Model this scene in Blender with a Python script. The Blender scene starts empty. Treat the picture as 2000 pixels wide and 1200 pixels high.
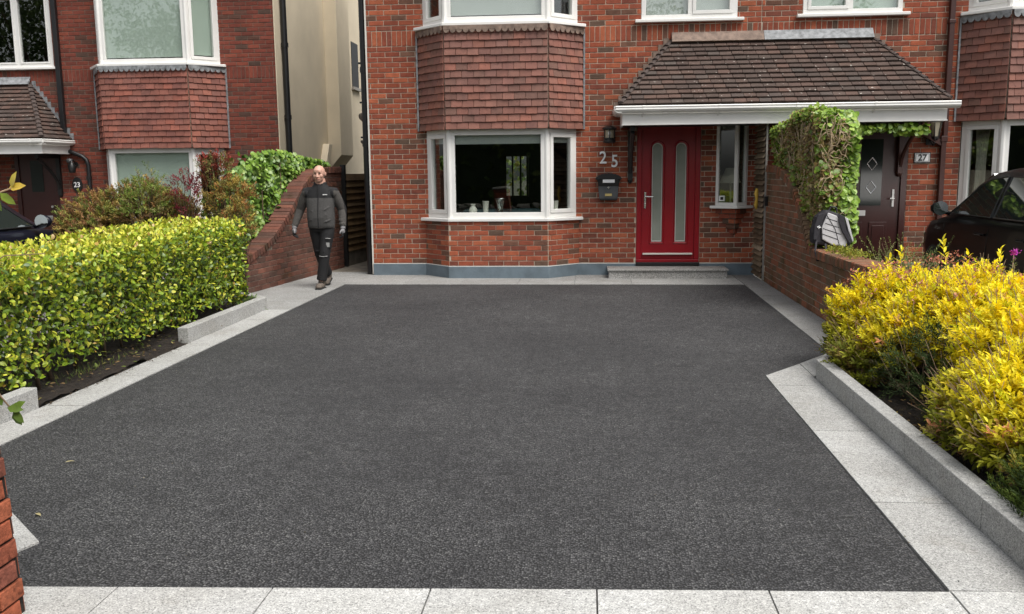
import bpy, bmesh, math, random
import numpy as np
from mathutils import Vector, Matrix

# ------------------------------------------------------------------ camera, sky, sun, exposure
scene = bpy.context.scene
R = math.radians
cam_data = bpy.data.cameras.new('camera')
cam = bpy.data.objects.new('camera', cam_data)
scene.collection.objects.link(cam)
scene.camera = cam
cam_data.sensor_width = 36.0
cam_data.lens = 36.0 * 1746.0 / 2000.0
cam_data.clip_start = 0.05
cam_data.clip_end = 2000.0
CAM_H = 1.57
YAW, PITCH, ROLL = R(4.966), R(8.65), R(-0.592)
_f = Vector((-math.sin(YAW), math.cos(YAW), 0)); _r = Vector((math.cos(YAW), math.sin(YAW), 0)); _u = Vector((0, 0, 1))
_f2 = _f * math.cos(PITCH) - _u * math.sin(PITCH); _u2 = _u * math.cos(PITCH) + _f * math.sin(PITCH)
_r3 = _r * math.cos(ROLL) + _u2 * math.sin(ROLL); _u3 = _u2 * math.cos(ROLL) - _r * math.sin(ROLL)
cam.matrix_world = Matrix(((_r3.x, _u3.x, -_f2.x, 0), (_r3.y, _u3.y, -_f2.y, 0), (_r3.z, _u3.z, -_f2.z, CAM_H), (0, 0, 0, 1)))

SUN_EL, SUN_AZ = R(60), R(130)      # azimuth clockwise from +Y (the houses)
world = bpy.data.worlds.new('World'); scene.world = world; world.use_nodes = True
wn = world.node_tree.nodes; wl = world.node_tree.links
sky = wn.new('ShaderNodeTexSky'); sky.sky_type = 'NISHITA'; sky.sun_disc = False
sky.sun_elevation = SUN_EL; sky.sun_rotation = SUN_AZ
sky.air_density = 1.0; sky.dust_density = 4.0; sky.ozone_density = 1.0
hsv = wn.new('ShaderNodeHueSaturation'); hsv.inputs['Saturation'].default_value = 0.22
wl.new(sky.outputs[0], hsv.inputs['Color']); wl.new(hsv.outputs[0], wn['Background'].inputs['Color'])
wn['Background'].inputs['Strength'].default_value = 0.09
sun_data = bpy.data.lights.new('sun', 'SUN'); sun_data.energy = 1.5; sun_data.angle = R(40); sun_data.color = (1.0, 0.96, 0.9)
sun = bpy.data.objects.new('sun', sun_data); scene.collection.objects.link(sun)
_sd = Vector((math.sin(SUN_AZ) * math.cos(SUN_EL), math.cos(SUN_AZ) * math.cos(SUN_EL), math.sin(SUN_EL)))
sun.rotation_euler = _sd.to_track_quat('Z', 'Y').to_euler()
scene.view_settings.view_transform = 'Standard'
scene.view_settings.look = 'None'
scene.view_settings.exposure = 1.10
scene.view_settings.gamma = 1.0
scene.render.engine = 'CYCLES'
cy = scene.cycles
cy.use_denoising = True
cy.max_bounces = 6; cy.diffuse_bounces = 3; cy.glossy_bounces = 3; cy.transmission_bounces = 4; cy.transparent_max_bounces = 10
cy.caustics_reflective = False; cy.caustics_refractive = False

rnd = random.Random(7)
npr = np.random.default_rng(7)
COL = scene.collection

# ------------------------------------------------------------------ materials
MATS = {}
class NT:
    def __init__(s, name):
        m = bpy.data.materials.new(name); m.use_nodes = True
        s.m = m; s.n = m.node_tree.nodes; s.l = m.node_tree.links
        s.b = s.n['Principled BSDF']; MATS[name] = m
    def new(s, t, **k):
        n = s.n.new(t)
        for a, v in k.items(): setattr(n, a, v)
        return n
    def link(s, a, b): s.l.new(a, b)
    def pos(s):
        return s.new('ShaderNodeNewGeometry').outputs['Position']
    def noise(s, scale, detail=3, rough=.55, vec=None, out='Fac'):
        n = s.new('ShaderNodeTexNoise'); n.inputs['Scale'].default_value = scale
        n.inputs['Detail'].default_value = detail; n.inputs['Roughness'].default_value = rough
        s.link(vec if vec is not None else s.pos(), n.inputs['Vector']); return n.outputs[out]
    def vor(s, scale, out='Color', feature='F1', vec=None):
        n = s.new('ShaderNodeTexVoronoi'); n.feature = feature; n.inputs['Scale'].default_value = scale
        s.link(vec if vec is not None else s.pos(), n.inputs['Vector']); return n.outputs[out]
    def ramp(s, fac, stops):
        n = s.new('ShaderNodeValToRGB'); e = n.color_ramp.elements
        while len(e) < len(stops): e.new(.5)
        for i, (p, c) in enumerate(stops):
            e[i].position = p; e[i].color = (*c, 1) if len(c) == 3 else c
        s.link(fac, n.inputs['Fac']); return n.outputs['Color']
    def mix(s, fac, a, b, mode='MIX'):
        n = s.new('ShaderNodeMixRGB', blend_type=mode)
        for sock, v in ((n.inputs[0], fac), (n.inputs[1], a), (n.inputs[2], b)):
            if isinstance(v, (int, float)): sock.default_value = v
            elif isinstance(v, tuple): sock.default_value = (*v, 1)
            else: s.link(v, sock)
        return n.outputs[0]
    def bump(s, h, dist, strength=1.0):
        n = s.new('ShaderNodeBump'); n.inputs['Distance'].default_value = dist; n.inputs['Strength'].default_value = strength
        s.link(h, n.inputs['Height']); s.link(n.outputs[0], s.b.inputs['Normal']); return n
    def set(s, col=None, rough=None, metal=None, spec=None):
        for k, v in (('Base Color', col), ('Roughness', rough), ('Metallic', metal), ('Specular IOR Level', spec)):
            if v is None: continue
            if isinstance(v, (int, float)): s.b.inputs[k].default_value = v
            elif isinstance(v, tuple): s.b.inputs[k].default_value = (*v, 1)
            else: s.link(v, s.b.inputs[k])
        return s.m

def plain(name, col, rough=.6, metal=0., spec=.5, var=.12, scale=9., bump=0.):
    t = NT(name)
    n = t.noise(scale, 4)
    c = t.mix(1.0, col, t.ramp(n, [(.3, (1 - var,) * 3), (.7, (1 + var * .6,) * 3)]), 'MULTIPLY')
    t.set(c, rough, metal, spec)
    if bump: t.bump(t.noise(scale * 6, 3), bump)
    return t.m

def piece_mat(name, rough=.85, grain=(60., .25), blot=(9., .25), bump=.002, lichen=None, dark=None, spec=.3):
    """colour = object colour x 'Col' attribute, plus grain and wear"""
    t = NT(name)
    oi = t.new('ShaderNodeObjectInfo'); at = t.new('ShaderNodeAttribute', attribute_name='Col')
    c = t.mix(1.0, oi.outputs['Color'], at.outputs['Color'], 'MULTIPLY')
    g = t.ramp(t.noise(grain[0], 4, .7), [(.25, (1 - grain[1],) * 3), (.75, (1 + grain[1],) * 3)])
    c = t.mix(1.0, c, g, 'MULTIPLY')
    b = t.ramp(t.noise(blot[0], 3), [(.3, (1 - blot[1],) * 3), (.7, (1 + blot[1] * .5,) * 3)])
    c = t.mix(1.0, c, b, 'MULTIPLY')
    if dark:
        d = t.ramp(t.noise(dark[0], 3, .6), [(dark[1], (0, 0, 0)), (dark[1] + .07, (1, 1, 1))])
        c = t.mix(d, c, t.mix(1.0, c, dark[2], 'MULTIPLY'))
    if lichen:
        l = t.ramp(t.noise(lichen[0], 2, .5), [(lichen[1], (0, 0, 0)), (lichen[1] + .03, (1, 1, 1))])
        c = t.mix(l, c, lichen[2])
    t.set(c, rough, spec=spec)
    t.bump(t.noise(grain[0] * 1.5, 4, .7), bump)
    return t.m

piece_mat('brick', .88, (55., .22), (12., .22), .003, dark=(26., .66, (.55, .5, .5)))
piece_mat('brick_old', .9, (40., .22), (5., .22), .004, dark=(2.6, .58, (.66, .70, .52)))
piece_mat('clay_tile', .62, (70., .12), (8., .22), .0015, dark=(18., .66, (.5, .42, .38)), spec=.45)
piece_mat('roof_tile', .8, (50., .18), (6., .22), .002, lichen=(18., .695, (.40, .36, .32)), spec=.4)
piece_mat('slat_wood', .85, (30., .25), (5., .3), .002)
plain('mortar', (.50, .42, .33), .95, var=.25, scale=14, bump=.003)
plain('mortar_dark', (.2, .16, .125), .95, var=.3, scale=10, bump=.003)
plain('mortar_old', (.36, .31, .24), .95, var=.35, scale=6, bump=.003)
plain('white_frame', (.80, .79, .76), .35, var=.05, scale=3)
plain('off_white', (.70, .67, .61), .45, var=.06, scale=3)
plain('gutter_white', (.78, .77, .74), .4, var=.06, scale=4)
plain('render_cream', (.68, .59, .44), .9, var=.1, scale=1.3, bump=.001)
plain('plinth_blue', (.13, .17, .20), .7, var=.22, scale=5, bump=.002)
plain('door_red', (.27, .006, .013), .32, var=.12, scale=3)
plain('door_maroon', (.045, .012, .010), .35, var=.15, scale=4)
plain('black_plastic', (.012, .012, .013), .38, var=.15, scale=6)
plain('brown_plastic', (.06, .022, .017), .4, var=.15, scale=5)
plain('black_paint', (.010, .010, .010), .45, var=.1, scale=6)
plain('lead', (.25, .26, .27), .6, var=.5, scale=16, bump=.002)
plain('lead_rust', (.23, .165, .13), .8, var=.4, scale=14, bump=.003)
plain('chrome', (.75, .75, .74), .22, 1.0, var=.05)
plain('brass_plate', (.62, .48, .18), .5, var=.1)
plain('grey_metal', (.09, .095, .10), .45, var=.15, scale=12)
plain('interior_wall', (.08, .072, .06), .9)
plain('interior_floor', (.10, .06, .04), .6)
plain('blind_grey', (.74, .75, .74), .8, var=.06, scale=2)
plain('blind_green', (.74, .82, .75), .8, var=.05, scale=1.5)
plain('curtain', (.62, .58, .50), .9, var=.15, scale=5)
plain('ceramic', (.78, .74, .68), .3, var=.1)
plain('sofa_teal', (.10, .20, .22), .9, var=.2)
plain('lamp_shade', (.72, .68, .58), .8, var=.05)
plain('soil', (.032, .022, .015), .98, var=.7, scale=32, bump=.03)
plain('garden_ground', (.06, .055, .035), .98, var=.5, scale=4, bump=.02)
plain('neighbour_drive', (.16, .15, .14), .95, var=.2, scale=6, bump=.002)
plain('road', (.05, .05, .052), .9, var=.2, scale=20, bump=.003)
plain('concrete', (.36, .34, .31), .95, var=.2, scale=7, bump=.002)
plain('old_path', (.20, .175, .14), .9, var=.45, scale=5, bump=.004)
plain('bark', (.10, .065, .04), .95, var=.4, scale=40, bump=.004)
plain('twig', (.22, .15, .09), .9, var=.35, scale=30)
plain('pale_twig', (.42, .32, .20), .9, var=.3, scale=30)
plain('skin', (.56, .32, .24), .5, var=.12, scale=30)
plain('jacket_grey', (.06, .058, .056), .9, var=.2, scale=60, bump=.001)
plain('jacket_sleeve', (.06, .055, .05), .9, var=.25, scale=40, bump=.001)
plain('cloth_black', (.007, .007, .008), .85, var=.2, scale=40, bump=.001)
plain('boot_leather', (.13, .105, .085), .8, var=.3, scale=40, bump=.001)
plain('glove_grey', (.20, .195, .20), .8, var=.2, scale=50)
plain('grey_print', (.32, .32, .31), .8, var=.1)
plain('white_print', (.88, .88, .88), .6, var=.03)
plain('eye_dark', (.06, .04, .03), .3)
plain('lip', (.42, .16, .13), .6)
plain('stubble', (.36, .23, .17), .8)
plain('tyre', (.015, .015, .015), .85)
plain('alloy', (.35, .35, .36), .35, .9)
plain('pack_grey', (.50, .49, .50), .85, var=.12, scale=20, bump=.001)
plain('pack_black', (.022, .020, .026), .8, var=.25, scale=30, bump=.001)
plain('flower_purple', (.50, .06, .42), .7)
plain('hedge_dark', (.02, .035, .012), .95, var=.4, scale=6)
plain('dog_yellow', (.65, .42, .06), .5)
plain('lamp_glass', (.42, .38, .28), .2, var=.1)

def car_paint(name, col):
    t = NT(name); t.set(col, .35, spec=.12)
    t.b.inputs['Coat Weight'].default_value = .18; t.b.inputs['Coat Roughness'].default_value = .04
car_paint('paint_black', (.006, .006, .0065)); car_paint('paint_navy', (.006, .007, .014))
t = NT('car_glass'); t.set((.02, .028, .025), .03, spec=1.0)
t.b.inputs['Coat Weight'].default_value = 1.0; t.b.inputs['Coat IOR'].default_value = 2.3
t = NT('mirror_glass'); t.set((.75, .8, .78), .03, 1.0)

def glass(name, tint, gloss=1.6, rough=.01):
    t = NT(name); t.n.remove(t.b)
    tr = t.new('ShaderNodeBsdfTransparent'); tr.inputs[0].default_value = (*tint, 1)
    gl = t.new('ShaderNodeBsdfGlossy'); gl.inputs['Roughness'].default_value = rough
    bp = t.new('ShaderNodeBump'); bp.inputs['Distance'].default_value = .0008
    t.link(t.noise(1.6, 2), bp.inputs['Height']); t.link(bp.outputs[0], gl.inputs['Normal'])
    fr = t.new('ShaderNodeLayerWeight'); fr.inputs[0].default_value = .5
    pw = t.new('ShaderNodeMath', operation='POWER'); pw.inputs[1].default_value = 5.0; t.link(fr.outputs['Facing'], pw.inputs[0])
    mu = t.new('ShaderNodeMath', operation='MULTIPLY_ADD', use_clamp=True); mu.inputs[1].default_value = .9; mu.inputs[2].default_value = .05 * gloss
    t.link(pw.outputs[0], mu.inputs[0])
    mx = t.new('ShaderNodeMixShader'); t.link(mu.outputs[0], mx.inputs[0]); t.link(tr.outputs[0], mx.inputs[1]); t.link(gl.outputs[0], mx.inputs[2])
    t.link(mx.outputs[0], t.n['Material Output'].inputs['Surface'])
glass('window_glass', (.90, .93, .91), 2.4); glass('vase_glass', (.7, .74, .73), 3.0)
t = NT('frosted_glass'); c = t.ramp(t.noise(2.2, 2), [(.3, (.20, .23, .19)), (.7, (.30, .32, .28))]); t.set(c, .18, spec=.8)
t.bump(t.noise(120, 2), .0006)
t = NT('frosted_edge'); t.set((.62, .64, .60), .3)

# asphalt: fresh dark macadam, stones of a few millimetres
t = NT('asphalt')
v = t.new('ShaderNodeTexVoronoi'); v.voronoi_dimensions = '2D'; v.inputs['Scale'].default_value = 105; t.link(t.pos(), v.inputs['Vector'])
sep = t.new('ShaderNodeSeparateColor'); t.link(v.outputs['Color'], sep.inputs[0])
st = t.ramp(sep.outputs[0], [(0, (.022, .022, .024)), (.5, (.056, .056, .058)), (.92, (.108, .108, .110)), (1, (.18, .18, .175))])
edge = t.ramp(v.outputs['Distance'], [(.28, (1, 1, 1)), (.60, (.12, .12, .12))])
c = t.mix(1.0, st, edge, 'MULTIPLY')
c = t.mix(1.0, c, t.ramp(t.noise(.7, 5, .65), [(.30, (.66, .66, .68)), (.70, (1.36, 1.36, 1.34))]), 'MULTIPLY')
c = t.mix(1.0, c, t.ramp(t.noise(9, 4, .65), [(.3, (.72, .72, .72)), (.7, (1.28, 1.28, 1.28))]), 'MULTIPLY')
scuff = t.new('ShaderNodeMapping'); scuff.inputs['Scale'].default_value = (1.2, 5.5, 1); scuff.inputs['Rotation'].default_value = (0, 0, R(24)); t.link(t.pos(), scuff.inputs[0])
sc_ = t.ramp(t.noise(2.2, 4, .65, scuff.outputs[0]), [(.62, (0, 0, 0)), (.78, (1, 1, 1))])
c = t.mix(t.mix(1.0, sc_, (.42, .42, .42), 'MULTIPLY'), c, (.11, .11, .11))
t.set(c, .72, spec=.55)
h = t.mix(1.0, edge, sep.outputs[1], 'MULTIPLY')
t.bump(h, .008, 1.0)

def granite(name, lo, hi, scale=230.):
    t = NT(name)
    oi = t.new('ShaderNodeObjectInfo')
    v = t.new('ShaderNodeTexVoronoi'); v.inputs['Scale'].default_value = scale; t.link(t.pos(), v.inputs['Vector'])
    sep = t.new('ShaderNodeSeparateColor'); t.link(v.outputs['Color'], sep.inputs[0])
    mid = tuple((a + b) / 2 for a, b in zip(lo, hi))
    c = t.ramp(sep.outputs[0], [(0, lo), (.25, mid), (.6, mid), (1, hi)])
    c = t.mix(1.0, c, oi.outputs['Color'], 'MULTIPLY')
    c = t.mix(1.0, c, t.ramp(t.noise(2.5, 4, .6), [(.3, (.86, .85, .83)), (.7, (1.06, 1.06, 1.06))]), 'MULTIPLY')
    stn = t.ramp(t.noise(1.7, 5, .7), [(.56, (1, 1, 1)), (.78, (.80, .77, .72))])
    c = t.mix(1.0, c, stn, 'MULTIPLY')
    c = t.mix(1.0, c, t.ramp(t.noise(45, 3, .6), [(.3, (.85, .85, .85)), (.7, (1.12, 1.12, 1.12))]), 'MULTIPLY')
    t.set(c, .75, spec=.35); t.bump(t.noise(110, 4, .7), .0016)
granite('granite', (.15, .152, .152), (.53, .53, .522))
granite('granite_step', (.08, .08, .08), (.52, .51, .49), 140.)

def leaf_mat(name, trans=.35, rough=.4, spec=.45):
    t = NT(name)
    at = t.new('ShaderNodeAttribute', attribute_name='Col')
    c = t.mix(1.0, at.outputs['Color'], t.ramp(t.noise(45, 2), [(.3, (.82, .82, .82)), (.7, (1.12, 1.12, 1.12))]), 'MULTIPLY')
    t.set(c, rough, spec=spec)
    tl = t.new('ShaderNodeBsdfTranslucent'); t.link(c, tl.inputs[0])
    mx = t.new('ShaderNodeMixShader'); mx.inputs[0].default_value = trans
    t.link(t.b.outputs[0], mx.inputs[1]); t.link(tl.outputs[0], mx.inputs[2]); t.link(mx.outputs[0], t.n['Material Output'].inputs['Surface'])
leaf_mat('leaf', .24, .36, .5); leaf_mat('leaf_yellow', .38, .6, .3); leaf_mat('leaf_matt', .25, .65, .25)

# ------------------------------------------------------------------ mesh helpers
WLOC = {}
def setparent(o, p):
    o.parent = p
    o.matrix_parent_inverse = Matrix.Translation(-WLOC[p.name])
def tag(o, label=None, cat=None, group=None, kind=None):
    for k, v in (('label', label), ('category', cat), ('group', group), ('kind', kind)):
        if v: o[k] = v
    return o
def empty(name, loc, label=None, cat=None, group=None):
    o = bpy.data.objects.new(name, None); COL.objects.link(o); o.location = loc; o.empty_display_size = .2
    WLOC[o.name] = Vector(loc)
    return tag(o, label, cat, group)
def link(name, me, parent=None, loc=(0, 0, 0)):
    o = bpy.data.objects.new(name, me); COL.objects.link(o); o.location = loc
    WLOC[o.name] = Vector(loc)
    if parent is not None: setparent(o, parent)
    return o

class MB:
    def __init__(s): s.v = []; s.f = []; s.mi = []; s.cur = 0
    def add(s, vs, fs):
        b = len(s.v); s.v += [tuple(x) for x in vs]; s.f += [tuple(b + i for i in q) for q in fs]; s.mi += [s.cur] * len(fs); return s
    def hexa(s, p):
        return s.add(p, [(0, 3, 2, 1), (4, 5, 6, 7), (0, 1, 5, 4), (1, 2, 6, 5), (2, 3, 7, 6), (3, 0, 4, 7)])
    def box(s, x0, x1, y0, y1, z0, z1):
        return s.hexa([(x0, y0, z0), (x1, y0, z0), (x1, y1, z0), (x0, y1, z0), (x0, y0, z1), (x1, y0, z1), (x1, y1, z1), (x0, y1, z1)])
    def obox(s, A, u, n, u0, u1, v0, v1, z0, z1):
        """box in the frame: A plan point, u along, n outward; v measured outward"""
        P = lambda a, b, z: (A[0] + u[0] * a + n[0] * b, A[1] + u[1] * a + n[1] * b, z)
        return s.hexa([P(u0, v1, z0), P(u1, v1, z0), P(u1, v0, z0), P(u0, v0, z0), P(u0, v1, z1), P(u1, v1, z1), P(u1, v0, z1), P(u0, v0, z1)])
    def prism(s, poly, fn, d0, d1):
        """poly: 2D outline; fn(a,b,d)->3D"""
        k = len(poly)
        return s.add([fn(a, b, d0) for a, b in poly] + [fn(a, b, d1) for a, b in poly],
                     [tuple(range(k))[::-1], tuple(range(k, 2 * k))] + [(i, (i + 1) % k, k + (i + 1) % k, k + i) for i in range(k)])
    def tube(s, pts, rad, n=8, cap=True, sx=1., sy=1.):
        pts = [Vector(p) for p in pts]; k = len(pts)
        if isinstance(rad, (int, float)): rad = [rad] * k
        base = len(s.v); up = None
        for i, p in enumerate(pts):
            d = (pts[min(i + 1, k - 1)] - pts[max(i - 1, 0)])
            d = d.normalized() if d.length > 1e-9 else Vector((0, 0, 1))
            if up is None:
                up = Vector((0, 0, 1)) if abs(d.z) < .9 else Vector((0, 1, 0))
            a = d.cross(up).normalized(); b = a.cross(d).normalized(); up = b
            r = rad[i]
            rx, ry = (r if isinstance(r, tuple) else (r, r))
            for j in range(n):
                t_ = 2 * math.pi * j / n
                q = p + a * (math.cos(t_) * rx * sx) + b * (math.sin(t_) * ry * sy); s.v.append(tuple(q))
        nf = []
        for i in range(k - 1):
            for j in range(n):
                nf.append((base + i * n + j, base + i * n + (j + 1) % n, base + (i + 1) * n + (j + 1) % n, base + (i + 1) * n + j))
        if cap:
            nf.append(tuple(base + j for j in range(n))[::-1]); nf.append(tuple(base + (k - 1) * n + j for j in range(n)))
        s.f += nf; s.mi += [s.cur] * len(nf); return s
    def lathe(s, prof, c, n=16, axis='z'):
        base = len(s.v)
        for r, h in prof:
            for j in range(n):
                t_ = 2 * math.pi * j / n; a, b = r * math.cos(t_), r * math.sin(t_)
                s.v.append({'z': (c[0] + a, c[1] + b, c[2] + h), 'x': (c[0] + h, c[1] + a, c[2] + b), 'y': (c[0] + b, c[1] + h, c[2] + a)}[axis])
        nf = [(base + i * n + j, base + i * n + (j + 1) % n, base + (i + 1) * n + (j + 1) % n, base + (i + 1) * n + j) for i in range(len(prof) - 1) for j in range(n)]
        nf.append(tuple(base + j for j in range(n))[::-1]); nf.append(tuple(base + (len(prof) - 1) * n + j for j in range(n)))
        s.f += nf; s.mi += [s.cur] * len(nf); return s
    def ball(s, c, r, n=14, m=10):
        rx, ry, rz = (r if isinstance(r, tuple) else (r, r, r))
        prof = [(math.sin(math.pi * i / m), -math.cos(math.pi * i / m)) for i in range(m + 1)]
        b = MB().lathe([(max(p, .002), h) for p, h in prof], (0, 0, 0), n)
        return s.add([(c[0] + x * rx, c[1] + y * ry, c[2] + z * rz) for x, y, z in b.v], b.f)
    def mesh(s, name, mats, smooth=False, org=None):
        me = bpy.data.meshes.new(name)
        v = s.v if org is None else [(x - org[0], y - org[1], z - org[2]) for x, y, z in s.v]
        me.from_pydata(v, [], s.f)
        for m in (mats if isinstance(mats, (list, tuple)) else [mats]): me.materials.append(MATS[m])
        if isinstance(mats, (list, tuple)) and len(mats) > 1: me.polygons.foreach_set('material_index', s.mi)
        bm = bmesh.new(); bm.from_mesh(me); bmesh.ops.recalc_face_normals(bm, faces=bm.faces); bm.to_mesh(me); bm.free()
        if smooth:
            me.polygons.foreach_set('use_smooth', [True] * len(me.polygons))
        me.update(); return me
    def build(s, name, mats, parent=None, smooth=False, bevel=0., org=None, auto=None):
        if org is None:
            a = np.array(s.v); mn = a.min(0); mx = a.max(0); org = ((mn[0] + mx[0]) / 2, (mn[1] + mx[1]) / 2, mn[2])
        me = s.mesh(name, mats, smooth, org)
        o = link(name, me, parent, org)
        if auto and smooth:
            try: me.set_sharp_from_angle(angle=R(auto))
            except Exception: pass
        if bevel:
            b = o.modifiers.new('bevel', 'BEVEL'); b.width = bevel; b.segments = 2; b.limit_method = 'ANGLE'; b.angle_limit = R(40); b.harden_normals = False
        return o

def unit2(a, b):
    d = Vector((b[0] - a[0], b[1] - a[1])); l = d.length; d /= l
    return (d.x, d.y), (d.y, -d.x), l        # u, outward normal (right of travel), length

# ---- pieces: bricks, tiles, slats, slabs
def piece_variants(tagname, k, ch=(.02, .06), jit=(.006, .02), depth_ch=.08):
    out = []
    for i in range(k):
        r = random.Random(100 + i)
        j = lambda a: r.uniform(-a, a)
        rim = [(-.5 + j(jit[0]), -.5 + depth_ch, -.5 + j(jit[1])), (.5 + j(jit[0]), -.5 + depth_ch, -.5 + j(jit[1])), (.5 + j(jit[0]), -.5 + depth_ch, .5 + j(jit[1])), (-.5 + j(jit[0]), -.5 + depth_ch, .5 + j(jit[1]))]
        fac = [(x * (1 - 2 * ch[0]), -.5 + j(.02), z * (1 - 2 * ch[1])) for x, y, z in rim]
        bak = [(x, .5, z) for x, y, z in rim]
        me = bpy.data.meshes.new(tagname)
        me.from_pydata(fac + rim + bak, [], [(0, 1, 2, 3)] + [(a, 4 + a, 4 + (a + 1) % 4, (a + 1) % 4) for a in range(4)] + [(4 + a, 8 + a, 8 + (a + 1) % 4, 4 + (a + 1) % 4) for a in range(4)])
        bm = bmesh.new(); bm.from_mesh(me); bmesh.ops.recalc_face_normals(bm, faces=bm.faces); bm.to_mesh(me); bm.free()
        at = me.color_attributes.new('Col', 'FLOAT_COLOR', 'POINT'); at.data.foreach_set('color', [1.0] * (4 * len(me.vertices)))
        out.append(me)
    return out
_vc = {}
def variants(matname, kind='brick'):
    key = (matname, kind)
    if key not in _vc:
        v = piece_variants(kind, 6) if kind == 'brick' else piece_variants(kind, 6, (.012, .03), (.004, .012), .25)
        for m in v: m.materials.append(MATS[matname])
        _vc[key] = v
    return _vc[key]
CAMINV = cam.matrix_world.inverted()
def shown(p):
    q = CAMINV @ Vector(p); z = -q.z
    if z < .1: return -1
    a = abs(q.x / z) / (1000 / 1746.); b = abs(q.y / z) / (600 / 1746.)
    return (1.0 / z) * (1.0 if max(a, b) < 1.0 else .01)
def emit(pieces, parent, name, matname, kind='brick', limit=300, stuffname=None):
    """pieces: (4x4 Matrix, colour). The `limit` largest in view become objects, the rest one mesh"""
    vs = variants(matname, kind)
    pieces = sorted(pieces, key=lambda q: -shown(q[0].translation))
    for M, c in pieces[:limit]:
        o = bpy.data.objects.new(name, rnd.choice(vs)); COL.objects.link(o)
        o.parent = parent; o.matrix_parent_inverse = Matrix.Translation(-WLOC[parent.name]); o.matrix_basis = M
        o.color = (*c, 1)
    rest = pieces[limit:]
    if rest:
        V = []; F = []; C = []
        for M, c in rest:
            src = rnd.choice(vs); b = len(V)
            V += [tuple(M @ w.co) for w in src.vertices]; F += [tuple(b + i for i in p.vertices) for p in src.polygons]; C += [(*c, 1)] * len(src.vertices)
        me = bpy.data.meshes.new(stuffname or name); me.from_pydata(V, [], F); me.materials.append(MATS[matname])
        at = me.color_attributes.new('Col', 'FLOAT_COLOR', 'POINT'); at.data.foreach_set('color', np.array(C, dtype=np.float32).ravel())
        o = link(stuffname or name, me, parent); o['kind'] = 'stuff'; o.color = (1, 1, 1, 1)

def pm(c, u, n, v, w, d, h):
    """piece matrix: centre, unit u, outward n, unit v, sizes"""
    u = Vector(u); n = Vector(n); v = Vector(v)
    if u.cross(-n).dot(v) < 0: u = -u
    M = Matrix.Identity(4)
    for i in range(3):
        M[i][0] = u[i] * w; M[i][1] = -n[i] * d; M[i][2] = v[i] * h; M[i][3] = c[i]
    return M
def pick(pal):
    t_ = rnd.random() * sum(p[0] for p in pal)
    for wgt, c in pal:
        t_ -= wgt
        if t_ <= 0: break
    k = rnd.uniform(.86, 1.14); h_ = rnd.uniform(-.05, .05)
    return (c[0] * k, c[1] * k * (1 + h_), c[2] * k * (1 + h_))
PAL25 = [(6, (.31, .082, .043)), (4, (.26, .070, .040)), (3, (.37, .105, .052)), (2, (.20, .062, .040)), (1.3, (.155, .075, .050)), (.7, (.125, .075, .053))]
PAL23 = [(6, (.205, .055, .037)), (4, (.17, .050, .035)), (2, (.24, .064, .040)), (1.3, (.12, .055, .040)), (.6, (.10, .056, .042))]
PALW = [(4, (.25, .115, .068)), (3, (.21, .11, .066)), (2, (.30, .115, .062)), (3, (.17, .11, .066))]
PALL = [(4, (.145, .062, .044)), (3, (.12, .056, .041)), (2, (.17, .068, .046)), (2, (.095, .053, .040))]

def brick_rows(out, A, u, n, L, z0, z1, holes=(), bands=(), pal=PAL25, off=0., keep=None, proud=.006):
    """stretcher bond with soldier bands; holes: (u0,u1,z0,z1)"""
    rows = []; z = z0; bs = sorted(bands)
    while z < z1 - .02:
        b = next((b for b in bs if abs(z - b) < .038), None)
        if b is not None: rows.append((z, .225, 'S')); z += .225; continue
        rows.append((z, .075, 'B')); z += .075
    for i, (za, hh, ty) in enumerate(rows):
        bl = .225 if ty == 'B' else .075
        s0 = -off - (bl / 2 if (i % 2 and ty == 'B') else 0) - rnd.uniform(0, .012)
        zb = za + hh
        cuts = [(h[0], h[1]) for h in holes if h[2] < zb - .02 and h[3] > za + .02]
        x = s0
        while x < L:
            segs = [(max(0, x), min(L, x + bl))]
            for c0, c1 in cuts:
                ns = []
                for a, b in segs:
                    if c1 <= a or c0 >= b: ns.append((a, b))
                    else:
                        if c0 > a: ns.append((a, c0))
                        if c1 < b: ns.append((c1, b))
                segs = ns
            for a, b in segs:
                if b - a < .03: continue
                w = b - a - .010; h = hh - .010
                if keep and not keep((a + b) / 2, za, zb): continue
                m = (a + b) / 2; dz = rnd.uniform(-.0012, .0012); pr = proud + rnd.uniform(-.0015, .0025)
                d = .03
                c = (A[0] + u[0] * m + n[0] * (pr - d / 2), A[1] + u[1] * m + n[1] * (pr - d / 2), za + hh / 2 + dz)
                out.append((pm(c, (u[0], u[1], 0), (n[0], n[1], 0), (0, 0, 1), w, d, h), pick(pal)))
            x += bl
def core_wall(mb, A, u, n, L, z0, z1, thick, holes=()):
    xs = sorted({0, L, *[h[0] for h in holes], *[h[1] for h in holes]}); zs = sorted({z0, z1, *[h[2] for h in holes], *[h[3] for h in holes]})
    xs = [x for x in xs if 0 <= x <= L]; zs = [z for z in zs if z0 <= z <= z1]
    for za, zb in zip(zs, zs[1:]):
        run = None
        for xa, xb in zip(xs, xs[1:]):
            inside = any(h[0] <= xa + 1e-6 and h[1] >= xb - 1e-6 and h[2] <= za + 1e-6 and h[3] >= zb - 1e-6 for h in holes)
            if inside:
                if run: mb.obox(A, u, n, run[0], run[1], -thick, 0, za, zb); run = None
            else: run = (run[0], xb) if run else (xa, xb)
        if run: mb.obox(A, u, n, run[0], run[1], -thick, 0, za, zb)
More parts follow.
